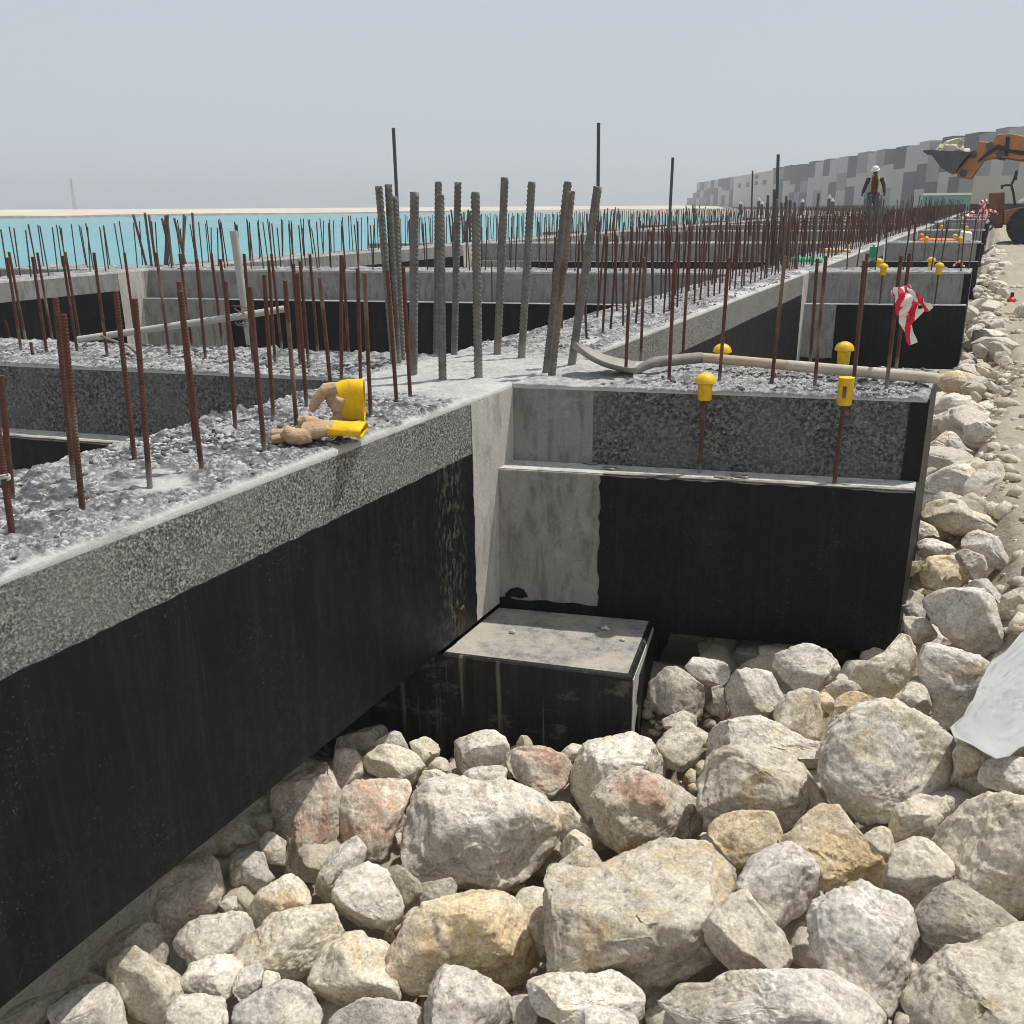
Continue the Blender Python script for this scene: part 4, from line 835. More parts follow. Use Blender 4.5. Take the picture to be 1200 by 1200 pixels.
ROCKS = '''
B w|large white boulder with a hollow lip, centre of the pile|220,490 290,390 340,325 430,320 520,345 620,345 720,370 780,450 790,520 740,590 690,670 620,685 540,650 480,640 420,665 320,670 250,630 215,560
B w|flat white rock peeping over the big white centre boulder|440,340 470,300 530,285 600,282 640,305 638,350 600,380 500,370
B c|small cream rock tucked against the upper left of the centre boulder|310,350 330,300 390,295 430,315 430,360 350,380
B r|rosy faced rock left of the big white centre boulder|30,470 60,400 110,335 180,322 270,345 290,375 250,450 225,500 215,590 150,595 100,550 60,530
B c|rough cream rock above the rosy faced rock|130,260 190,215 260,210 310,220 330,270 290,345 220,340 160,320 130,290
B g|pale wedge of rock rising behind the rough cream rock|130,245 160,200 240,155 270,180 290,225 210,230
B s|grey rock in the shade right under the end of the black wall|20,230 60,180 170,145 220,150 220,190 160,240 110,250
B t|narrow tan rock in half shade beside the black wall|30,370 40,230 90,205 130,260 130,310 70,380
B c|small knobbly cream rock left of the block by the pad|290,205 330,185 400,195 405,220 370,250 345,290 320,270 300,225
B t|little tan stone under the pale block by the pad|350,280 380,250 420,260 430,300 390,320
B w|pale block shaped rock lying against the black pad|395,250 420,195 480,185 560,157 605,175 610,230 590,280 520,285 450,305 410,280
B r|orange topped flat rock lying before the black pad|605,240 650,208 720,215 780,240 850,250 830,300 800,340 760,372 690,355 640,345 615,300
B s|tiny grey stone between pad and orange topped rock|640,215 660,180 690,182 705,215 680,240
B c|tiny cream stone at the foot of the pad on the right|785,240 830,205 862,212 865,255 820,265
B w|big white rock crowding the right corner of the pad|805,370 830,300 870,230 890,185 960,175 1030,150 1080,165 1130,210 1160,280 1160,345 1060,360 960,400 900,440 860,450
B r|red and grey blotched boulder right of the centre boulder|870,450 890,370 960,310 1060,305 1150,320 1200,370 1255,450 1240,500 1190,525 1100,560 1010,600 940,580 900,530
B c|cream rock wedged between centre and blotched boulders|740,390 800,385 835,430 875,480 895,515 850,520 800,560 770,500
B c|smaller cream stone below the wedged cream rock|785,565 800,500 850,485 895,520 890,565 850,590 800,600
B c|huge ochre streaked block right of the bottom centre|750,800 752,700 775,640 830,625 900,650 960,630 1020,595 1100,555 1215,520 1300,530 1360,585 1390,665 1370,745 1290,830 1270,890 1215,1000 1150,1060 1085,1065 1030,1030 950,1000 830,1000 770,985
B c|cream knob of rock behind the huge block, dark on its right|785,600 850,543 905,570 940,625 930,665 850,680 790,650
B o|big rounded ochre boulder, bottom centre|245,980 250,900 290,830 360,740 450,700 560,705 650,730 690,770 700,850 712,900 710,960 690,1040 640,1050 540,1060 420,1060 330,1070 270,1075 243,1040
B c|cream rock in half shade between ochre boulder and huge block|590,740 640,690 700,680 765,710 745,800 755,850 720,910 690,850
B g|smooth grey rock below the rosy faced rock|40,700 70,630 140,612 210,640 240,700 262,790 230,860 170,840 80,840 45,770
B c|cream grey boulder left of the ochre boulder|-55,985 0,890 90,850 160,805 200,840 235,900 240,980 235,1050 180,1085 60,1098 0,1075 -45,1040
B g|grey rock at the bottom edge below the ochre boulder|280,1100 340,1030 400,950 450,938 520,950 590,1010 622,1080 630,1160 500,1230 300,1230
B g|pale flat rock at the bottom edge, left of the grey one|20,1150 60,1100 150,1062 270,1070 310,1095 310,1210 20,1220
B w|flat cream topped block at the bottom edge under the huge block|690,1060 700,990 800,980 900,985 950,972 1000,1000 1050,1040 1062,1100 1020,1140 900,1170 800,1150 710,1140
B s|shaded grey stone left of the flat cream topped block|615,1040 660,1030 712,1080 720,1150 640,1170
B g|low grey rock cut by the bottom edge, right of centre|830,1140 900,1092 980,1092 1050,1128 1070,1200 830,1220
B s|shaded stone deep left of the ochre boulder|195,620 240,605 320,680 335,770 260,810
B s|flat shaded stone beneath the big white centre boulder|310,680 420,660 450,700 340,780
B t|small orange tan stone in the gap by the ochre boulder|265,790 300,750 335,768 290,840
A r|rust stained angular rock leaning to the black wall|830,520 860,430 940,370 1000,325 1025,400 1062,480 1052,530 1045,600 1000,680 950,712 890,692 880,640 888,590 850,560
A s|dark wedge of stone behind the rust stained rock|775,510 830,445 870,430 850,540 790,540
A s|grey stone in the gap below the rust stained rock|812,600 850,570 890,600 885,675 840,685 815,640
A g|egg shaped grey white rock left of the rust stained rock|700,650 740,615 790,608 820,640 830,690 852,715 800,757 760,772 720,725
A t|large brown rock half under the black wall|430,800 480,720 560,668 650,640 700,660 707,760 640,835 570,870 540,910 480,880 440,850
A s|brown rock in the shade of the wall, above the grey egg|615,640 690,560 750,532 812,540 822,595 740,620 690,660
A c|sloping cream rock below the grey egg|748,820 790,775 850,740 910,698 952,740 977,790 930,812 860,845 790,875
A w|tiny white stone between brown and cream rocks|685,805 695,780 740,775 745,815 710,830
A w|white oval rock right of the brown rock|528,920 560,870 640,830 720,813 782,850 782,900 740,960 660,968 590,1003 560,975
A c|long cream rock sloping down, centre left|740,970 790,910 860,840 950,803 1032,808 1085,890 1050,945 970,1000 880,1050 820,1020 780,1000
A w|round warm white rock under the white oval rock|573,1040 600,990 660,965 720,958 752,990 742,1040 700,1103 630,1092 590,1072
A g|small pointed grey stone right of the round warm rock|728,1090 740,1010 790,983 822,1000 812,1075 760,1115
A c|little cream stone next to the pointed grey stone|812,1085 828,1008 870,1018 880,1055 845,1085
A c|warm cream boulder standing up, lower left|328,1030 350,970 420,933 500,978 560,1010 592,1080 545,1135 480,1180 420,1150 370,1092
A s|shaded rock behind the warm cream boulder|272,1030 300,960 370,900 430,853 490,868 525,930 515,985 430,960 345,985 330,1055
A w|orange tinted white rock, bottom left corner|125,1150 200,1100 260,1063 330,1058 382,1100 415,1170 410,1240 130,1240
A s|shaded low stone above the orange tinted corner rock|165,1100 225,1040 270,1030 280,1070 230,1100
A s|dark flat stone in the very bottom left corner|-20,1165 95,1090 200,1078 140,1180 20,1240 -20,1240
A w|speckled white rock at the bottom edge, left|505,1180 560,1098 630,1086 722,1108 735,1180 690,1240 520,1240
A g|flat pale rock at the bottom edge under the long cream rock|728,1135 800,1088 880,1048 940,1018 977,1050 1002,1130 1000,1190 900,1240 740,1240
A w|white bent rock beside the smooth grey rock|970,765 1000,690 1050,620 1110,598 1142,640 1120,685 1050,715 1040,795 995,805
C w|big two part white boulder right of centre|530,390 545,290 590,220 640,160 740,133 830,148 890,172 942,250 977,340 960,402 900,432 830,452 770,472 720,522 650,557 600,512 550,460
C w|long pale rock left of the two part white boulder|118,255 150,193 250,188 320,173 380,198 450,248 520,248 552,270 535,345 480,360 400,330 300,310 220,310 150,322
C t|wide tan grey boulder below the long pale rock|63,370 130,318 220,288 320,288 420,308 500,348 542,400 552,480 490,512 400,572 370,562 340,510 200,510 130,475 100,420
C o|ochre cracked rock under the wide tan boulder|123,530 150,498 250,496 350,498 378,560 362,610 285,652 260,690 220,645 180,600
C o|ochre shouldered rock in the middle right|383,600 440,555 520,488 580,486 622,550 702,620 748,690 732,772 640,745 590,760 500,755 490,660 440,620
C g|grey round headed rock left of the ochre shouldered rock|253,740 290,638 340,598 430,598 492,640 513,740 472,800 440,870 402,910 340,845 290,785
C t|tan teardrop rock leaning on the huge ochre streaked block|128,900 150,830 200,758 260,752 312,828 372,888 418,970 402,1022 330,1037 240,1032 170,985
C g|large blue grey angular rock, lower right|453,850 490,768 600,735 615,725 645,728 690,768 780,798 832,868 842,910 800,960 790,1045 740,1135 690,1135 620,1062 520,1012 460,955
C t|dusty tan rock right of the ochre shouldered rock|738,720 770,620 830,568 880,568 932,640 975,712 860,780 820,830 758,795
C t|massive tan boulder at the right edge|888,580 930,508 1000,468 1100,438 1200,428 1330,440 1400,560 1370,780 1280,860 1200,862 1100,802 1000,742 918,680
C s|dusty rock in the shadow below the massive tan boulder|800,860 880,770 980,728 1060,780 1185,850 1160,910 1040,958 890,930
C t|massive dusty boulder in the bottom right corner|685,1230 740,1138 850,1038 960,958 1050,948 1100,908 1200,878 1340,860 1400,1260 690,1300
C g|flat cream grey slab along the bottom edge, right|-60,1190 20,1120 80,1073 170,1073 250,1043 380,1033 520,1033 622,1058 672,1100 685,1180 660,1260 0,1260
C t|tan stone under the two part white boulder|722,530 790,470 850,433 922,448 942,490 870,530 845,575 780,595
C t|small tan wedge beside the ochre shouldered rock|658,580 730,528 778,590 772,640 740,668 690,622
C c|pebble sized cream stone on the tan stone|858,512 900,488 932,510 892,562 862,548
C c|tiny round stone at the edge of the sand|912,462 940,433 972,443 962,492 928,488
C c|cream rock below the row of rounded rocks|333,150 400,108 460,88 512,95 547,160 565,195 540,252 470,242 400,202
C g|grey angular rock in front of the gap under the stub|203,185 210,80 240,28 310,8 352,30 372,80 402,112 335,155 262,195
C c|thin cream rock beside the big two part boulder|545,200 600,158 615,185 575,252 542,255
C o|small orange stone under the rounded grey rock|497,97 540,90 572,130 557,168 528,142
C o|orange brown stone next to the small orange stone|565,122 610,83 662,98 692,132 625,168 572,158
C t|brown stone in the shade under the stub|535,75 580,48 642,58 655,95 580,115
C g|rounded grey rock right under the black stub|357,30 380,-35 460,-65 560,-52 588,30 560,70 455,92 410,80
C g|smooth grey cobble under the stub on the left|70,0 100,-32 200,-22 237,20 202,62 130,67 88,32
C t|rusty bottomed rock beside the big white corner rock|-5,220 60,188 112,210 122,250 102,312 60,348 -5,335 -25,260
C c|pale flat rock behind the rusty bottomed rock|-5,180 60,153 122,188 112,215 50,200 0,225
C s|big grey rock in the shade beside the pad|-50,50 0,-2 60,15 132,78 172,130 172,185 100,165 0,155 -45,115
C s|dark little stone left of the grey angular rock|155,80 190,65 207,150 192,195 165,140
C t|low dusty stone at the plastic sheet|955,255 1080,285 1095,312 1000,385 975,335
C g|flat whitish rock at the right edge below the sheet|1015,395 1060,328 1120,308 1200,306 1280,328 1260,425 1140,425
D c|rock bearing the bottom corner of the black stub|0,770 20,738 120,690 180,618 222,630 252,700 222,780 150,842 90,842 0,805
D w|white angular block right of the stub end|283,490 300,458 400,443 500,448 562,478 577,540 587,600 572,650 530,672 490,703 420,662 350,642 300,562
D w|tapering white rock with a dark side, by the sheet|252,700 278,653 380,643 460,678 522,740 527,790 472,882 440,932 370,962 338,932 298,862 278,792
D o|orange brown boulder by the stub end|222,440 250,378 300,318 380,308 442,338 472,380 425,432 330,455 270,478
D c|shaded sided cream rock under the stub corner|202,540 230,535 290,548 332,630 262,672 230,645 208,592
D g|long grey rock above the white angular block|415,430 440,403 520,398 570,450 595,505 500,455 430,450
D t|sandy rock at the right edge above the sheet|565,480 600,448 667,438 740,478 720,570 650,565 590,545
D t|dust covered rock right of the orange brown boulder|375,305 440,283 502,308 545,362 490,410 445,355
D g|lumpy grey rock lying on the sand edge|418,230 470,203 570,238 582,280 622,340 602,372 540,345 480,290 430,275
D g|round knobbly rock beside the stub, above the orange boulder|238,280 260,243 310,238 372,250 402,280 352,308 280,312
D c|creamy rock touching the stub end|228,235 248,160 300,178 342,220 305,255 250,265
D c|broad pale rock in the strip beside the stub|278,160 310,88 370,63 422,80 452,130 522,150 602,190 622,220 560,242 470,212 400,218 350,195
D w|pale rock close to the stub end, upper part|250,150 260,48 310,43 345,70 310,120 285,170
D o|small orange stone squeezed beside the stub|216,345 240,318 292,330 265,380 218,385
D g|bluish pebbly stone by the stub corner|180,505 240,488 282,520 272,550 198,552
D c|pale rock behind the one bearing the stub corner|140,895 200,832 232,768 282,830 315,915 250,930
E w|triangular white boulder beside the stub top|308,1060 330,998 430,918 520,888 640,948 740,978 822,1050 812,1092 700,1122 620,1148 540,1112 440,1095
E t|tall tan rock in the strip beside the wooden handle end|332,700 350,638 430,608 500,598 562,650 562,700 500,742 430,725 380,785 338,765
E g|grey pitted rock on the sand edge|548,680 600,653 690,668 718,710 692,792 640,838 560,842 538,782 558,740
E c|oval pale rock below the tall tan rock|378,780 430,713 500,738 552,790 547,832 510,858 440,815
E w|long white rock above the tall tan rock|358,592 430,528 520,508 600,548 662,590 682,650 590,665 540,635 480,605 400,625
E o|warm orange grey rock by the handle end|418,405 520,368 600,398 642,440 702,470 728,520 640,548 560,535 500,515 430,510 398,455
E c|cream rock close to the bitumen end|328,820 380,788 470,818 522,870 470,895 400,885 333,865
E w|low pale rock left of the triangular boulder|308,882 400,868 455,900 370,945 318,932
E t|small tan rock by the stub under the triangular boulder|293,1002 320,938 385,950 335,1015 298,1055
E c|narrow cream rock between stub and tall tan rock|365,500 420,488 445,522 372,595 358,552
E g|flat stone trio on the sand, left one|655,445 710,438 745,470 720,490
E g|flat stone trio on the sand, middle one|718,490 750,458 788,490 760,508
E g|flat stone trio on the sand, right one|772,460 830,458 842,490 790,498
E c|small pale rock right of the second stub corner|525,335 580,328 605,372 540,375
E t|small tan rock past the second stub corner|605,372 640,348 692,370 712,402 660,405
E t|blocky tan rock by the second stub end|588,272 610,218 642,218 685,250 672,302 630,303
E w|pale rock touching the second stub end|528,305 540,268 602,278 625,322 560,325
E g|grey white rock further up the second stub end|558,162 600,98 655,103 685,142 655,185 590,195
E g|rounded lump right of the grey white rock|678,162 700,88 760,58 792,130 782,168 700,175
E c|little pale rock under the grey white rock|538,232 550,188 605,200 625,242 560,265
E t|big tan boulder with a sharp edge at the right picture edge|785,105 830,60 850,15 880,-25 960,-30 990,60 960,112 850,112
'''
GR = 'limestone boulders of the rubble bank'
def place_rock(poly_px, tone, label, seed):
    pp = np.array(poly_px); c0 = .5 * (pp.min(0) + pp.max(0)); a = pp - c0; cr = a[:, 0] * np.roll(a[:, 1], -1) - np.roll(a[:, 0], -1) * a[:, 1]
    c0 = .45 * c0 + .55 * ((a + np.roll(a, -1, 0)) * cr[:, None]).sum(0) / (3 * cr.sum()) + .55 * c0
    d = ray(*c0); lo, hi = .4, 60.0
    for _ in range(50):
        md = .5 * (lo + hi); p = d * md
        if p[2] > float(seat(p[0], p[1])): lo = md
        else: hi = md
    c = d * lo; dist = np.dot(c, FW) / np.dot(FW, FW)
    fr = frame(c); rr = []
    for q in pp: e = ray(*q) * dist; e = e * (np.dot(c, c) / np.dot(e, c)) - c; rr.append([np.dot(e, fr[:, 0]), np.dot(e, fr[:, 1])])
    rr = np.array(rr) * 1.125; span = np.ptp(pp, axis=0).max(); size = .5 * math.sqrt(np.ptp(rr[:, 0]) * np.ptp(rr[:, 1]))
    sub = 6 if span > 120 else 5 if span > 34 else 4
    V, F = rock_verts(seed, rr, size * .86, sub, fr)
    # keep clear of the concrete: slide back along the sight line is not needed, only a small sink
    o = link('boulder', npmesh('boulder', V, F), M[tone], None, c); tag(o, label, 'boulder', GR); return c, size
placed = []
for i, ln_ in enumerate([q for q in ROCKS.strip().split('\n')]):
    hd, lab, pts = ln_.split('|'); cr, tone = hd.split(); x0, y0, sc = CR[cr]
    poly = [(x0 + float(a.split(',')[0]) / sc, y0 + float(a.split(',')[1]) / sc) for a in pts.split()]
    placed.append(place_rock(poly, tone, lab, 100 + i))
# spare shapes for the far strip and for the gaps
LIB = []
for k in range(12):
    rs = np.random.RandomState(500 + k); a = np.linspace(0, 2 * math.pi, 11)[:-1]; r = rs.uniform(.72, 1.12, 10); ou = np.stack([r * np.cos(a) * 1.15, r * np.sin(a) * .85], 1)
    V, F = rock_verts(500 + k, ou, .85, 5, np.eye(3)[:, [0, 2, 1]]); me = npmesh('boulder', V, F); LIB.append(me)
    me.materials.append(M['wcgtww'[k % 6]])
def loose(x, y, z, s, label, grp):
    o = bpy.data.objects.new('boulder', random.choice(LIB)); COL.objects.link(o); o.location = (x, y, z); o.rotation_euler = (random.uniform(-.6, .6), random.uniform(-.6, .6), random.uniform(0, 6.28)); o.scale = (s * random.uniform(.85, 1.2), s * random.uniform(.85, 1.2), s * random.uniform(.7, .95)); tag(o, label, 'boulder', grp)
# strip along the beam ends
y = 4.6; n_strip = 0
while y < 40 and n_strip < 90:
    w = .30 + .02 * y; x = random.uniform(-.10, .20 + min(.25, .008 * y)); s = (random.uniform(.04, .10) if random.random() < .7 else random.uniform(.1, .16)) * (1 + .022 * y)
    loose(x, y, float(seat(x, y)) - .2 * s - .02, s, 'pale rock in the rubble strip beside the farther stub ends', 'rocks of the far rubble strip'); n_strip += 1
    y += .15 if y < 12 else .42
# stones low in the gaps of the pile
for k in range(70):
    wall_ = k < 18; x = random.uniform(-1.85, -1.42) if wall_ else random.uniform(-1.5, .25); y = random.uniform(.75, 2.2) if wall_ else random.uniform(.75, 2.75); s = random.uniform(.07, .12)
    loose(x, y, float(seat(x, y)) - (.05 if wall_ else .13) - .3 * s, s, 'small stone deep in a gap between the big boulders', 'stones in the gaps of the pile')
for k in range(20):
    x = random.uniform(-.85, -.05); y = YL[0] + .229 * (x - XF) + random.uniform(-.3, .5); s = random.uniform(.08, .13)
    loose(x, y, -1.72 + .12 * (x + .85), s, 'dim rounded stone in the gap under the nearest stub beam', 'stones under the stub beam')
# little stones strewn on the sand
V = []; F = []; D, Fi = ico(1); oo = np.array([.6, 3, -1.27])
for k in range(900):
    x = .12 + random.random() ** 1.6 * 1.6; y = .9 + random.random() ** 1.3 * 9; s = .004 + .014 * random.random() ** 3; zz = float(ground(x, y))
    jit = D * (s * np.array([random.uniform(.8, 1.4), random.uniform(.8, 1.4), random.uniform(.6, .9)])) * (1 + .2 * RS.uniform(-1, 1, (len(D), 1))); F += [tuple(n_ + len(V) * 0 for n_ in f_ + len(V)) for f_ in Fi]; V += list(jit + np.array([x, y, zz + s * .3]) - oo)
me = npmesh('grit', np.array(V), np.array(F)); tag(link('grit', me, M['c'], None, oo), 'small loose stones strewn over the sandy track', 'grit', None, 'stuff')

# broken chips lying between the boulders and along the strip
def chips(name, n, pos, smin, smax, mat, lab, oo, ztop=None):
    D, Fi = ico(1); V = []; F = []; k = 0; oo = np.array(oo)
    for _ in range(n):
        x, y = pos(); s = smin + (smax - smin) * random.random() ** 2.5; zz = ztop if ztop is not None else max(float(ground(x, y)), float(seat(x, y)) - .17)
        jit = D * (s * np.array([random.uniform(.7, 1.5), random.uniform(.7, 1.5), random.uniform(.5, .9)])) * (1 + .3 * RS.uniform(-1, 1, (len(D), 1))); a = random.uniform(0, 6.28); c_, s_ = math.cos(a), math.sin(a)
        jit = jit @ np.array([[c_, -s_, 0], [s_, c_, 0], [0, 0, 1]]); F.append(Fi + k); V.append(jit + np.array([x, y, zz + s * .35]) - oo); k += len(D)
    tag(link(name, npmesh(name, np.vstack(V), np.vstack(F), False), M[mat], None, oo), lab, 'rubble', None, 'stuff')
chips('rubble_chips', 1500, lambda: (random.uniform(-1.7, .55), random.uniform(.75, 3.2)), .010, .045, 'c', 'small broken chips and gravel between the big boulders', (-.5, 1.8, -1.6))
chips('rubble_chips', 1300, lambda: (random.uniform(-.11, .10 + .10 * random.random()) , 3.4 + random.random() ** 1.5 * 32), .014, .06, 'w', 'small pale rubble half buried along the far strip', (.1, 15, -1.3))

def on_l1():
    while True:
        x, y = random.uniform(-2.185, -1.60), random.uniform(.7, 2.85)
        if float(vn(np.array([[x * 5, y * 5, 1.0]]), 77)[0]) > -.25 + random.uniform(-.3, .3): return x, y
def on_c1():
    x = random.uniform(-1.25, -.14); return x, YL[0] + .229 * (x - XF) + random.uniform(.02, .62)
def on_c1l():
    x = random.uniform(-5.2, -2.25); return x, YLL[0] + .18 * (x - XB) + random.uniform(.02, .62)
def on_far():
    return random.uniform(-2.185, -1.60), random.uniform(4.1, 9)
for fn, n_, s0, s1, oo, lab in ((on_l1, 2600, .0022, .011, (-1.9, 1.8, ZT), 'crumbs on the near part of the front long beam'), (on_c1, 1100, .0025, .011, (-.7, 3.6, ZT), 'crumbs on the stub beam under the shovel'), (on_c1l, 1300, .003, .0115, (-3.6, 3.2, ZT), 'crumbs on the cross beam with the white pipe'), (on_far, 1200, .003, .011, (-1.9, 6, ZT), 'crumbs on the front long beam past the white corner')):
    chips('concrete_crumbs', n_, fn, s0, s1, 'crumbd', 'dark hacked ' + lab, oo, ZT)
    chips('concrete_crumbs', int(n_ * .8), fn, s0, s1, 'crumbp', 'pale hacked ' + lab, oo, ZT)

chips('rubble_chips', 700, lambda: (.12 + .55 * random.random() ** 2, 3.0 + random.random() ** 1.4 * 14), .008, .05, 't', 'dusty stones scattered on the sand slope at the right', (.35, 8, -1.27))

# ------------------------------------------------------------------ gloves
def fused(b, name, mat, parent, vox, smooth_it=4, wr=0):
    """the shapes in b melted into one skin"""
    bmesh.ops.recalc_face_normals(b.b, faces=b.b.faces[:]); me = bpy.data.meshes.new('tmp'); b.b.to_mesh(me); b.b.free()
    o = bpy.data.objects.new('tmp', me); COL.objects.link(o); r = o.modifiers.new('r', 'REMESH'); r.mode = 'VOXEL'; r.voxel_size = vox
    s_ = o.modifiers.new('s', 'SMOOTH'); s_.factor = .5; s_.iterations = smooth_it
    dg = bpy.context.evaluated_depsgraph_get(); m2 = bpy.data.meshes.new_from_object(o.evaluated_get(dg), depsgraph=dg); bpy.data.objects.remove(o); m2.name = name
    
    if wr:
        nv = len(m2.vertices); co = np.zeros(nv * 3, np.float32); no = np.zeros(nv * 3, np.float32); m2.vertices.foreach_get('co', co); m2.vertices.foreach_get('normal', no); co = co.reshape(-1, 3).astype(float); no = no.reshape(-1, 3)
        co = co + no * (wr * (ridge(co * np.array([38, 38, 75]) + 3, 3, 5) * .8 + 1.1 * fbm(co * 24, 3, 9)))[:, None]; m2.vertices.foreach_set('co', co.astype(np.float32).ravel())
    m2.polygons.foreach_set('use_smooth', np.ones(len(m2.polygons), dtype=bool)); m2.update(); return link(name, m2, mat, parent)
def gpt(B, x, y, d=0):
    n = np.array([B[0], B[1], 0]); n /= np.linalg.norm(n); Q = B + n * d; r_ = ray(x, y); k = np.array([B[0], B[1], 0]); return r_ * (np.dot(Q, k) / np.dot(r_, k))
def cuff(parent, org, ends, wall=.003):
    """open tube: ends = [(centre, vertical radius, depth radius)...]; last one is the mouth"""
    b = MB(org); rings = []
    P = [np.array(e[0]) for e in ends]
    def ring(i, off):
        t_ = P[min(i + 1, len(P) - 1)] - P[max(i - 1, 0)]; t_ /= np.linalg.norm(t_); up = np.array([0, 0, 1.0]); up -= t_ * up.dot(t_); up /= np.linalg.norm(up); sd = np.cross(t_, up)
        rv, rd = ends[i][1] - off, ends[i][2] - off
        return [b.v(P[i] + up * rv * np.sign(math.sin(a)) * abs(math.sin(a)) ** .8 + sd * rd * np.sign(math.cos(a)) * abs(math.cos(a)) ** .8 + up * .0026 * math.sin(3 * a + i * 1.9) + sd * .0022 * math.sin(2 * a + i * 2.3)) for a in np.linspace(0, 2 * math.pi, 41)[:-1]]
    n = len(ends); out = [ring(i, -.0012 if i in (0, n - 1) else 0) for i in range(n)]; inn = [ring(i, wall) for i in range(n)][::-1]; al = out + inn
    for A, B in zip(al, al[1:]):
        for k in range(40): b.f([A[k], A[(k + 1) % 40], B[(k + 1) % 40], B[k]])
    b.f(al[-1]); b.f(al[0][::-1]); o = b.build('cuff', M['cuff'], parent, smooth=2); return o
B2 = onz(378, 517, ZT + .008)
t = thing('work_glove', B2, 'tan and yellow leather work glove lying flat, fingers to the left', 'glove', 'pair of work gloves')
g2 = lambda x, y, d=0: gpt(B2, x, y, d)
b = MB(B2)
b.tube([g2(392, 501, -.012), g2(380, 502, -.008), g2(368, 504, 0), g2(356, 506, .004)], [(.036, .019), (.042, .023), (.046, .026), (.042, .024)], 16)
b.tube([g2(364, 511, -.030), g2(352, 512, -.034), g2(342, 511, -.034), g2(332, 503.5, -.03)], [.018, .023, .0235, .0175], 14)
b.tube([g2(360, 508, .0), g2(344, 511, .0), g2(330, 514, -.004), g2(318, 515, -.006)], [.018, .016, .0145, .011], 12)
b.tube([g2(360, 505, .024), g2(342, 507, .028), g2(328, 508, .022), g2(317, 508, .02)], [.018, .016, .0135, .0115], 12)
b.tube([g2(376, 500, .025), g2(366, 494, .03), g2(357, 491.5, .03), g2(350, 495, .03)], [.019, .016, .014, .011], 12)
b.tube([g2(384, 499, -.01), g2(374, 495, .0), g2(364, 493, .01)], [.012, .010, .008], 10)
fused(b, 'hand', M['leather'], t, .0022, 5, .0009)
cuff(t, B2, [(g2(383, 501.5, -.006), .0175, .038), (g2(390, 502, -.008), .019, .042), (g2(402, 502, -.014), .0185, .047), (g2(415, 502.5, -.022), .0165, .051), (g2(427, 503.5, -.03), .0145, .054)])
B1 = onz(405, 499, ZT + .008)
t = thing('work_glove', B1, 'tan and yellow work glove standing upright with fingers drooping', 'glove', 'pair of work gloves')
g1 = lambda x, y, d=0: gpt(B1, x, y, d)
b = MB(B1)
b.tube([g1(404, 468, 0), g1(398, 468, 0), g1(391, 466, .004), g1(385, 460, .006)], [(.030, .052), (.031, .046), (.028, .032), (.022, .018)], 18)
b.tube([g1(403, 470, -.026), g1(398, 468.5, -.028), g1(394, 480, -.026), g1(391, 494, -.022)], [.012, .017, .0185, .017], 14)
b.tube([g1(401, 476, -.014), g1(396, 488, -.012), g1(394, 495, -.01)], [(.016, .02), (.022, .016), (.02, .008)], 14)
for dd, (e1, e2, e3) in ((-.016, ((380, 458), (371, 471), (364.5, 482))), (.008, ((381, 455), (371, 466), (364, 478))), (.03, ((382, 455), (374, 464), (368, 475)))):
    b.tube([g1(395, 455, dd), g1(*e1, dd), g1(*e2, dd), g1(*e3, dd)], [.020, .0165, .0135, .0095], 12)
fused(b, 'hand', M['leather'], t, .0022, 5, .0009)
cuff(t, B1, [(g1(396, 470, .002), .057, .030), (g1(402, 469.5, 0), .060, .033), (g1(411, 469, -.003), .064, .036), (g1(420, 468.5, -.006), .065, .038), (g1(427, 468.5, -.008), .0635, .039)])

# ------------------------------------------------------------------ worker
F0 = ony(1020.5, 258.5, 36.0); H_ = ony(1020.5, 194.5, 36.0)[2] - F0[2]; k = H_ / 1.84
t = thing('person', F0, 'worker in maroon shirt, lime vest and white helmet looking down among the bars', 'person')
dv = F0 / np.linalg.norm(F0); dv[2] = 0; dv /= np.linalg.norm(dv); rv = np.cross(dv, [0, 0, 1.0])      # rv: picture right, -dv: towards the camera
W = lambda x, f_, z: F0 + (rv * x - dv * f_ + np.array([0, 0, z])) * k
def limbs(b, L): 
    for pts, r in L: b.tube([W(*p) for p in pts], [q * k if not isinstance(q, tuple) else (q[0] * k, q[1] * k) for q in r], 12)
legs = [([(-.095, 0, .95), (-.12, .05, .52), (-.15, 0, .09)], [.095, .065, .045]), ([(.095, 0, .95), (.10, .03, .52), (.10, -.05, .09)], [.095, .065, .045])]
torso = ([(0, 0, .88), (0, 0, 1.0), (0, .0, 1.2), (0, .01, 1.38), (0, .015, 1.48), (0, .03, 1.55)], [(.16, .11), (.165, .12), (.165, .125), (.20, .12), (.13, .09), (.06, .06)])
arms = [([(-.20, 0, 1.44), (-.30, .02, 1.18), (-.37, .10, .93)], [.06, .048, .036]), ([(.20, 0, 1.44), (.31, .0, 1.18), (.35, .08, .94)], [.06, .048, .036])]
b = MB(F0); limbs(b, legs + [torso] + arms + [([(-.37, .10, .94), (-.385, .12, .86), (-.38, .14, .81)], [.032, .04, .02]), ([(.35, .08, .95), (.36, .11, .87), (.35, .13, .81)], [.032, .04, .02]), ([(0, .03, 1.50), (-.01, .06, 1.60)], [.055, .055]), ([(-.005, .02, 1.585), (-.015, .08, 1.60), (-.02, .13, 1.645), (-.02, .11, 1.72), (-.015, .04, 1.76)], [.06, .085, .085, .095, .06]), ([(-.025, .19, 1.66), (-.03, .225, 1.635)], [.014, .018])])
fused(b, 'body', M['skin'], t, .016 * k, 3)
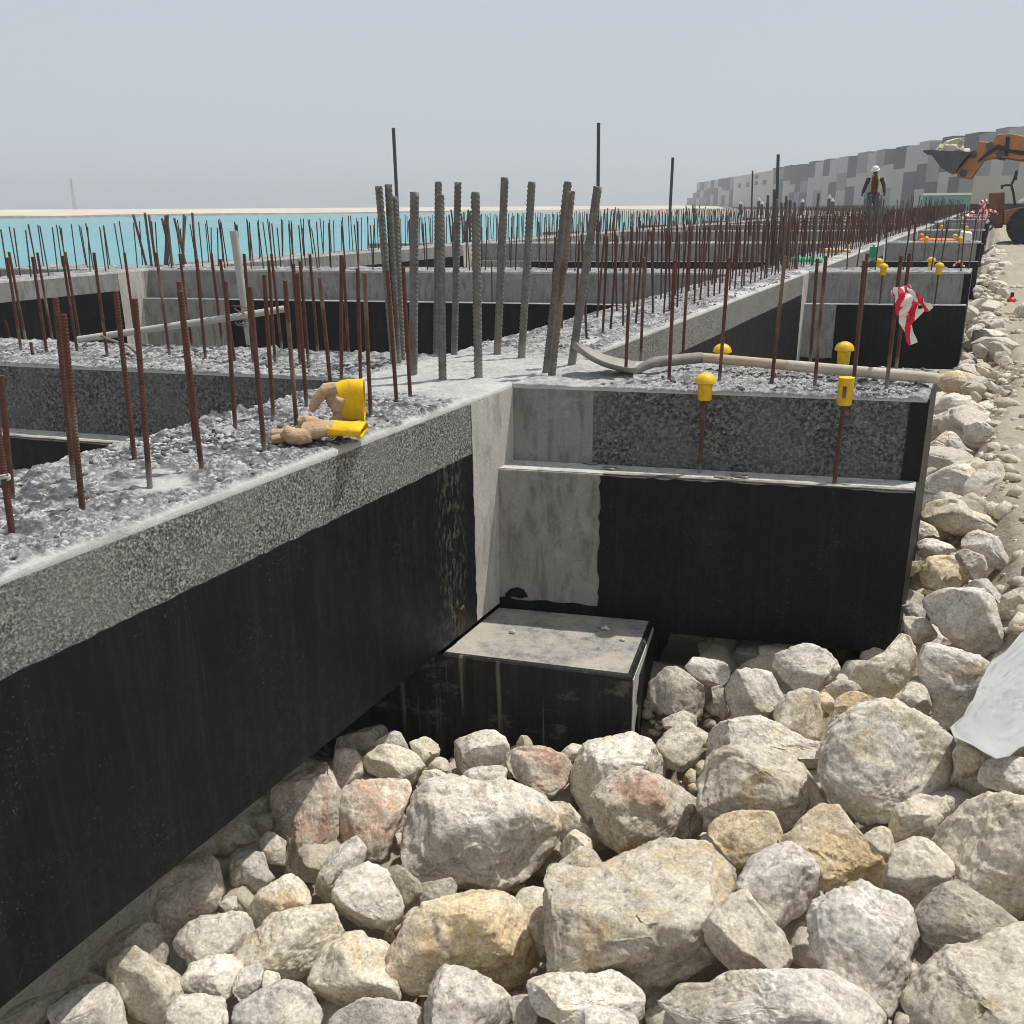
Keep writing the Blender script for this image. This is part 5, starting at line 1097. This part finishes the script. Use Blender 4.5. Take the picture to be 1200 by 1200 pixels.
b = MB(F0); limbs(b, [([p for p in torso[0][:-1]], [(q[0] + .022, q[1] + .022) for q in torso[1][:-1]]), (arms[0][0], [.078, .066, .052]), (arms[1][0], [.078, .066, .052])]); fused(b, 'shirt', M['maroon'], t, .016 * k, 3)
b = MB(F0); limbs(b, [([(0, 0, .80), (0, 0, .98)], [(.18, .13), (.175, .13)])] + [(l[0], [q + .024 for q in l[1]]) for l in legs]); fused(b, 'trousers', M['jeans'], t, .016 * k, 3)
for s_ in (-1, 1):
    b = MB(F0); b.tube([W(s_ * .11, .115, .98), W(s_ * .135, .15, 1.2), W(s_ * .13, .14, 1.38), W(s_ * .10, .06, 1.515), W(s_ * .11, -.12, 1.40), W(s_ * .12, -.14, 1.0)], [(.038 * k, .028 * k)] * 6, 10); fused(b, 'vest_side', M['vest'], t, .014 * k, 3)
    b = MB(F0); b.tube([W(s_ * .12 - .02, -.07, .05), W(s_ * .12 - .02, .06, .05), W(s_ * .12 - .02, .17, .035)], [(.05 * k, .06 * k), (.05 * k, .055 * k), (.04 * k, .03 * k)], 10); b.build('boot', M['black'], t, smooth=2)
b = MB(F0); b.lathe([(.15 * k, -.02 * k), (.152 * k, 0), (.125 * k, .01 * k), (.12 * k, .05 * k), (.095 * k, .10 * k), (.05 * k, .128 * k), (.005 * k, .134 * k)], W(-.02, .085, 1.71), 22, axis=(rv * -.12 - dv * .32 + np.array([0, 0, 1.0]))); b.build('helmet', M['helmet'], t, smooth=2)

# ------------------------------------------------------------------ loader
YP = 34.0; q = lambda x, y, dy=0.0: ony(x, y, YP) + np.array([0, dy + .8, 0])
o = q(1206, 278); o[2] = -1.25; t = thing('wheel_loader', o, 'orange wheel loader with its loaded bucket raised, at the right edge', 'wheel loader')
def plate(name, pts, y0, y1, mat, par=t, bev=.02): b = MB(o); b.prism([q(x, y, y0) for x, y in pts], (0, y1 - y0, 0)); b.bevel(bev, 1) if bev else None; return b.build(name, M[mat], par)
bk = MB(o)                                                          # bucket: open shell
pr = [(1089, 176.5), (1093, 183), (1103.5, 197), (1113, 203), (1120.5, 201), (1126, 192), (1133, 184), (1139, 178.5)]
inn = [(1092, 177.5), (1096, 183), (1105.5, 195), (1113, 200), (1119, 198.5), (1124, 190.5), (1131, 183), (1136.5, 178)]
bk.prism([q(x, y, -1.15) for x, y in pr + inn[::-1]], (0, 2.3, 0)); bk.prism([q(x, y, -1.15) for x, y in pr], (0, -.05, 0)); bk.prism([q(x, y, 1.15) for x, y in pr], (0, .05, 0))
bucket = bk.build('bucket', M['darkmetal'], t)
b = MB(o)
for kx in np.linspace(-1.05, 1.05, 7): p_ = q(1089, 177, kx); b.hexa([p_ + np.array(v) for v in ((-.16, -.05, -.03), (.12, -.06, -.05), (.12, .06, -.05), (-.16, .05, -.03), (-.16, -.04, .01), (.12, -.06, .03), (.12, .06, .03), (-.16, .04, .01))])
b.build('bucket_teeth', M['darkmetal'], bucket)
for dy in (-.62, .62):
    plate('boom_arm', [(1137, 184), (1148, 165), (1163, 167), (1169, 157), (1186, 156), (1216, 163), (1262, 176), (1262, 196), (1200, 187.5), (1178, 184.5), (1164, 184), (1153, 187), (1138, 209.5), (1121, 207), (1122, 199)], dy - .09, dy + .09, 'orange')
plate('bucket_bracket', [(1120, 203), (1126, 194), (1137, 184), (1143, 194), (1138.5, 208)], -.5, .5, 'rustbox')
b = MB(o); b.tube([q(1184, 159, 0), q(1212, 167, 0), q(1250, 178, 0)], .13, 12); b.build('lift_cylinder', M['black'], t, smooth=2)
b = MB(o); b.tube([q(1174, 186, -.35), q(1181, 165, -.35)], .10, 10); b.tube([q(1174, 186, .35), q(1181, 165, .35)], .10, 10); b.build('tilt_cylinder', M['darkmetal'], t, smooth=2)
b = MB(o); b.tube([q(1179.5, 183, -.73), q(1181.5, 160, -.73)], .05, 8); b.build('hose', M['black'], t)
for x_, y_ in ((1141, 181), (1160, 171), (1172, 180), (1129, 203)):
    b = MB(o); p_ = q(x_, y_, -.76); b.lathe([(.01, 0), (.11, 0), (.11, 1.5), (.01, 1.5)], p_, 14, axis=(0, 1, 0)); b.build('pivot_pin', M['darkmetal'], t, smooth=2)
for k_ in (0, 1):
    b = MB(o); b.tube([q(1200, 178 + k_ * 3, -.74), q(1184, 176 + k_ * 2, -.76), q(1170, 170 + k_ * 3, -.76), q(1158, 178 + k_ * 3, -.74), q(1146, 190, -.72)], .03, 6); b.build('hose', M['black'], t, smooth=2)
plate('front_frame', [(1158.5, 226.5), (1177.5, 225), (1177, 246), (1158.5, 246.5)], -.8, .8, 'rustbox')
plate('front_plate', [(1164, 246), (1176, 245.5), (1175, 267), (1165, 268)], -.75, .75, 'rustbox')
plate('axle_housing', [(1176, 247), (1200, 243), (1222, 243), (1222, 262), (1188, 262), (1176, 263)], -.7, .7, 'orange')
plate('engine_body', [(1222, 226), (1300, 222), (1306, 262), (1222, 262)], -.95, .95, 'orange', bev=.06)
plate('cab_body', [(1212, 196), (1218, 168), (1246, 166), (1254, 224), (1212, 228)], -.75, .75, 'glassd', bev=.05)
plate('cab_roof', [(1213, 168), (1216, 163.5), (1250, 162), (1252, 167)], -.9, .9, 'orange', bev=.04)
plate('mudguard', [(1192, 236), (1199, 231.5), (1216, 231), (1224, 240), (1220, 241.5), (1214, 234.5), (1200, 235), (1194, 238.5)], -1.35, -.75, 'twhite', bev=.02)
def wheel(cx, cy, y_, rpx):
    c = q(cx, cy, y_); R_ = rpx * np.linalg.norm(q(cx + 1, cy) - q(cx, cy)); c[2] = -1.25 + R_
    b = MB(o); w = .24; b.lathe([(R_ * .56, -w), (R_ * .93, -w), (R_ * .985, -w * .8), (R_, -w * .5), (R_, w * .5), (R_ * .985, w * .8), (R_ * .93, w), (R_ * .56, w)], c, 40, axis=(0, 1, 0))
    n = 22
    for i in range(n):
        for sg in (-1, 1):
            a = 2 * math.pi * (i + (.5 if sg > 0 else 0)) / n; e = np.array([math.cos(a), 0, math.sin(a)]); tt = np.array([-math.sin(a), 0, math.cos(a)]); p0 = c + e * R_ * .995
            b.hexa([p0 + tt * u + e * h_ + np.array([0, yy, 0]) + tt * (abs(yy) * .5) for h_ in (-.03, .045) for u, yy in ((-.05, sg * .01), (.05, sg * .01), (.05, sg * .22), (-.05, sg * .22))])
    ty = b.build('tyre', M['tyre'], None, smooth=2); wt = bpy.data.objects.new('wheel', None); COL.objects.link(wt); wt.parent = t; wt.location = Vector(c - o); ty.parent = wt; ty.location = Vector(o - c) - Vector((0, 0, 0)); ty.location = Vector([float(v) for v in (o - c)])
    b = MB(c); b.lathe([(.05, -w * .55), (R_ * .2, -w * .9), (R_ * .24, -w * .7), (R_ * .5, -w * .5), (R_ * .565, -w * .95), (R_ * .565, w * .9), (.05, w * .7)], c, 30, axis=(0, 1, 0)); b.build('rim', M['orange'], wt, smooth=2)
wheel(1206, 256, -1.05, 22.5); wheel(1206, 256, 1.05, 22.5); wheel(1284, 256, -1.05, 22.5); wheel(1284, 256, 1.05, 22.5)
b = MB(o); b.tube([q(1189.5, 241, -.9), q(1187.5, 226, -.9), q(1185, 217, -.9), q(1187, 213, -.9), q(1190, 205, -.9)], .035, 8); b.tube([q(1185, 217, -.9), q(1178, 217, -.9), q(1174, 219, -.9)], .03, 8); ms = b.build('mirror_stalk', M['black'], t, smooth=2)
plate('mirror', [(1188, 211), (1189.5, 200.5), (1193, 199.5), (1191.5, 211.5)], -.98, -.86, 'black', ms, .015)
plate('small_mirror', [(1172.5, 221.5), (1173, 216.5), (1176, 216.5), (1175.5, 221.5)], -.95, -.87, 'black', ms, .01)
for i_, (x, y, s_) in enumerate([(1105, 175, .32), (1111, 171, .38), (1117, 174, .34), (1112, 176, .36), (1122, 177, .26), (1099, 178.5, .24), (1130, 178.5, .22), (1108, 178, .3)]):
    p = q(x, y, random.uniform(-.5, .3)); loose(p[0], p[1], p[2], s_, 'pale boulder heaped in the raised loader bucket', 'boulders in the loader bucket')
for i_ in range(8):
    p = q(random.uniform(1098, 1128), 183 + random.uniform(0, 6), random.uniform(-.8, .8)); 

# ------------------------------------------------------------------ buildings beyond the site
R0_ = np.array([.2, 165.5]); Ld = np.array([-133.4, 486.4]); dl = (Ld - R0_); wl_ = np.linalg.norm(dl); dl /= wl_; nl_ = np.array([-dl[1], dl[0]]);  nl_ = nl_ if np.dot(nl_, -R0_) > 0 else -nl_
def wpt(s, off, z): p = R0_ + dl * s + nl_ * off; return np.array([p[0], p[1], z])
def s_at(x):
    d = ray(x, 230)[:2]; A = np.array([[d[0], -dl[0]], [d[1], -dl[1]]]); return np.linalg.solve(A, R0_)[1]
o = wpt(140, 0, -1.2); t = thing('panel_building', o, 'long windowless building clad in a patchwork of grey panels', 'building')
rs = random.Random(4); s = -95.0; b = MB(o); c_ = 0; split_ = False; s1_, s2_ = s_at(905), s_at(862)
while s < wl_:
    w = rs.uniform(4.2, 6.2) * (1 + max(0, s) * .004); topz = 10 + (.55 if c_ % 2 == 0 else 0) * rs.uniform(.35, 1) * (1 if s < 240 else .3) + max(0, -s) * .012
    if not (s1_ - 3 < s < s2_):
        cuts = [-1.25] + sorted(rs.choice([[rs.uniform(2.5, 7)], [rs.uniform(2.5, 7)], [rs.uniform(1.2, 3.6), rs.uniform(5, 7.6)]])) + [topz]
        dark_ = c_ % 2
        for a_, e_ in zip(cuts, cuts[1:]):
            b.mi = (rs.choice([2, 2, 2, 1]) if dark_ else rs.choice([0, 0, 0, 1])); dark_ = 1 - dark_
            pr_ = rs.uniform(.08, .2); b.hexa([wpt(s, -6, a_), wpt(s + w, -6, a_), wpt(s + w, pr_, a_), wpt(s, pr_, a_), wpt(s, -6, e_), wpt(s + w, -6, e_), wpt(s + w, pr_, e_), wpt(s, pr_, e_)])
    s += w; c_ += 1
    if s >= s2_ and not split_: split_ = True; b.build('facade', [M['wallA'], M['wallB'], M['wallC']], t); b = MB(o)
b.build('facade', [M['wallA'], M['wallB'], M['wallC']], t)
b = MB(o); b.hexa([wpt(s1_ - 1, -6, -1.25), wpt(s2_ + 4, -6, -1.25), wpt(s2_ + 4, .3, -1.25), wpt(s1_ - 1, .3, -1.25), wpt(s1_ - 1, -6, 9.9), wpt(s2_ + 4, -6, 9.9), wpt(s2_ + 4, .3, 9.9), wpt(s1_ - 1, .3, 9.9)]); b.build('plain_bay', M['beige'], t)
for wx, wz0, wz1 in ((868, 5.6, 7.2), (878, 5.6, 7.2), (888, 5.9, 7.3), (888, 7.9, 9.2), (898, 5.9, 7.3)):
    s = s_at(wx); f_ = MB(o); f_.hexa([wpt(s, .2, wz0), wpt(s + 5.5, .2, wz0), wpt(s + 5.5, .36, wz0), wpt(s, .36, wz0), wpt(s, .2, wz1), wpt(s + 5.5, .2, wz1), wpt(s + 5.5, .36, wz1), wpt(s, .36, wz1)]); f_.build('window', M['wallC'], t)
b = MB(o); b.hexa([wpt(-90, -60, -1.25), wpt(wl_ - 2, -60, -1.25), wpt(wl_ - 2, -5.5, -1.25), wpt(-90, -5.5, -1.25), wpt(-90, -60, 9.7), wpt(wl_ - 2, -60, 9.7), wpt(wl_ - 2, -5.5, 9.7), wpt(-90, -5.5, 9.7)]); b.build('roof_block', M['wallB'], t)
def blockb(name, px, yy, depth, mat, lab, cat, extra=None, lo=-1.25):
    x0, y0, x1, y1 = px; a = ony(x0, y0, yy); c = ony(x1, y1, yy); o = np.array([.5 * (a[0] + c[0]), yy, lo]); t = thing(name, o, lab, cat); b = MB(o); b.box(a[0], c[0], yy, yy + depth, lo, a[2]); b.build('wall', M[mat], t)
    if extra:
        b = MB(o)
        extra(b, a, c, yy); b.build(extra.__name__, M[extra.mat], t)
    return t
def parapet(b, a, c, yy): b.box(a[0] - .1, c[0] + .1, yy - .08, yy + .35, a[2] + .002, a[2] + .16)
parapet.mat = 'twhite'
def base_band(b, a, c, yy): b.box(a[0], c[0], yy - .06, yy - .003, -1.3, a[2] - .57 * (a[2] + 1.25))
base_band.mat = 'black'
blockb('site_hoarding', (1083, 229, 1141, 246), 82, .15, 'dgreen', 'teal site hoarding with a pale top rail behind the bars', 'hoarding', parapet)
blockb('site_cabin', (1141.5, 206.5, 1330, 246), 62, 6, 'beige', 'flat beige site cabin with a black base behind the loader', 'cabin', base_band)
for (px, yy, lab) in (((812, 226, 820, 250), 500, 'small grey block at the far left end of the panel building'), ((805, 232, 813, 250), 540, 'tiny low grey block farthest along the shore')):
    blockb('annex_block', px, yy, 14, 'wallB', lab, 'building', parapet)
for i_, (x, y1_) in enumerate([(867, 236), (888, 231), (892, 236), (920.5, 232), (939, 233), (970, 227.5), (974, 232)]):
    p = onz(x, 252, -1.2); tp = onvert(x, y1_, p); h_ = tp[2] - p[2]; t = thing('bollard_lamp', p, 'dark lamp bollard with a white top before the grey facade, %s from the left' % ORD[i_], 'lamp', 'bollard lamps by the facade')
    b = MB(p); b.lathe([(.16, 0), (.16, h_ * .76), (.14, h_ * .78), (.02, h_ * .78)], p, 12); b.build('post', M['black'], t, smooth=2)
    b = MB(p); b.lathe([(.15, h_ * .78), (.24, h_ * .8), (.2, h_ * .86), (.05, h_), (.01, h_)], p, 12); b.build('lamp_head', M['lamphead'], t, smooth=2)
# mast on the far bank
p = ray(88, 246); p = p / np.hypot(p[0], p[1]) * 420; tp = onvert(88, 209.5, p); h_ = tp[2] - p[2]; b = MB(p)
for a in range(4):
    e = np.array([math.cos(a * 1.57 + .6), math.sin(a * 1.57 + .6), 0]); b.tube([p + e * .75 - np.array([0, 0, 2]), p + e * .28 + np.array([0, 0, h_])], .10, 5)
    e2 = np.array([math.cos(a * 1.57 + 2.17), math.sin(a * 1.57 + 2.17), 0])
    for j in range(9): z0, z1 = h_ * j / 9, h_ * (j + 1) / 9; r0, r1 = .75 - .47 * j / 9, .75 - .47 * (j + 1) / 9; b.tube([p + e * r0 + np.array([0, 0, z0]), p + e2 * r1 + np.array([0, 0, z1])], .05, 4)
b.tube([p + np.array([0, 0, h_]), p + np.array([0, 0, h_ * 1.06])], .05, 4)
tag(b.build('lattice_mast', M['mast']), 'faint reddish lattice mast on the far shore', 'mast')

# ------------------------------------------------------------------ light, sky, camera
w = bpy.data.worlds.new('World'); S.world = w; w.use_nodes = True; nt = w.node_tree; bg = nt.nodes['Background']
sky = nt.nodes.new('ShaderNodeTexSky'); sky.sky_type = 'NISHITA'; sky.sun_disc = False; sky.sun_elevation = math.asin(SUN[2]); sky.sun_rotation = math.atan2(SUN[0], SUN[1]); sky.air_density = 1.0; sky.dust_density = 1.2; sky.ozone_density = 1.0
hs = nt.nodes.new('ShaderNodeHueSaturation'); hs.inputs['Saturation'].default_value = .55; hs.inputs['Value'].default_value = 1.0
nt.links.new(sky.outputs[0], hs.inputs['Color'])
mx = nt.nodes.new('ShaderNodeMix'); mx.data_type = 'RGBA'; mx.inputs[0].default_value = .82; mx.inputs[7].default_value = (5.95, 6.4, 6.85, 1)      # dust veil over the clear sky
nt.links.new(hs.outputs[0], mx.inputs[6]); nt.links.new(mx.outputs[2], bg.inputs['Color']); bg.inputs['Strength'].default_value = .095
sl_ = bpy.data.lights.new('sun', 'SUN'); sl_.energy = 3.7; sl_.angle = math.radians(1.0); sl_.color = (1, .965, .915); so = bpy.data.objects.new('sun', sl_); COL.objects.link(so); so.rotation_euler = Vector([float(v) for v in SUN]).to_track_quat('Z', 'Y').to_euler(); so.location = (5, 8, 20)
cd = bpy.data.cameras.new('camera'); cam = bpy.data.objects.new('camera', cd); COL.objects.link(cam); cd.sensor_width = 36; cd.sensor_height = 36; cd.lens = 36 * FPX / 1200; cd.clip_start = .05; cd.clip_end = 9000
r_, u_, f_ = RT / np.linalg.norm(RT), UP / np.linalg.norm(UP), FW / np.linalg.norm(FW)
cam.matrix_world = Matrix(((r_[0], u_[0], -f_[0], 0), (r_[1], u_[1], -f_[1], 0), (r_[2], u_[2], -f_[2], 0), (0, 0, 0, 1))); S.camera = cam
S.view_settings.view_transform = 'Standard'; S.view_settings.look = 'None'; S.view_settings.exposure = 0.08; S.view_settings.gamma = 1.0; S.view_settings.use_curve_mapping = False
S.cycles.max_bounces = 6; S.cycles.use_denoising = True; S.cycles.filter_width = 1.0

# dusty air over the whole site
b = MB((0, 0, 5)); b.box(-760, 760, -320, 760, -9, 19); hz = b.build('haze', None); tag(hz, kind='stuff')
hm = bpy.data.materials.new('dusty_air'); hm.use_nodes = True; ht = hm.node_tree; ht.nodes.remove(ht.nodes['Principled BSDF']); pv = ht.nodes.new('ShaderNodeVolumePrincipled')
pv.inputs['Color'].default_value = (.86, .90, .94, 1); pv.inputs['Density'].default_value = .0011; pv.inputs['Anisotropy'].default_value = .2; ht.links.new(pv.outputs[0], ht.nodes['Material Output'].inputs['Volume']); hz.data.materials.append(hm)
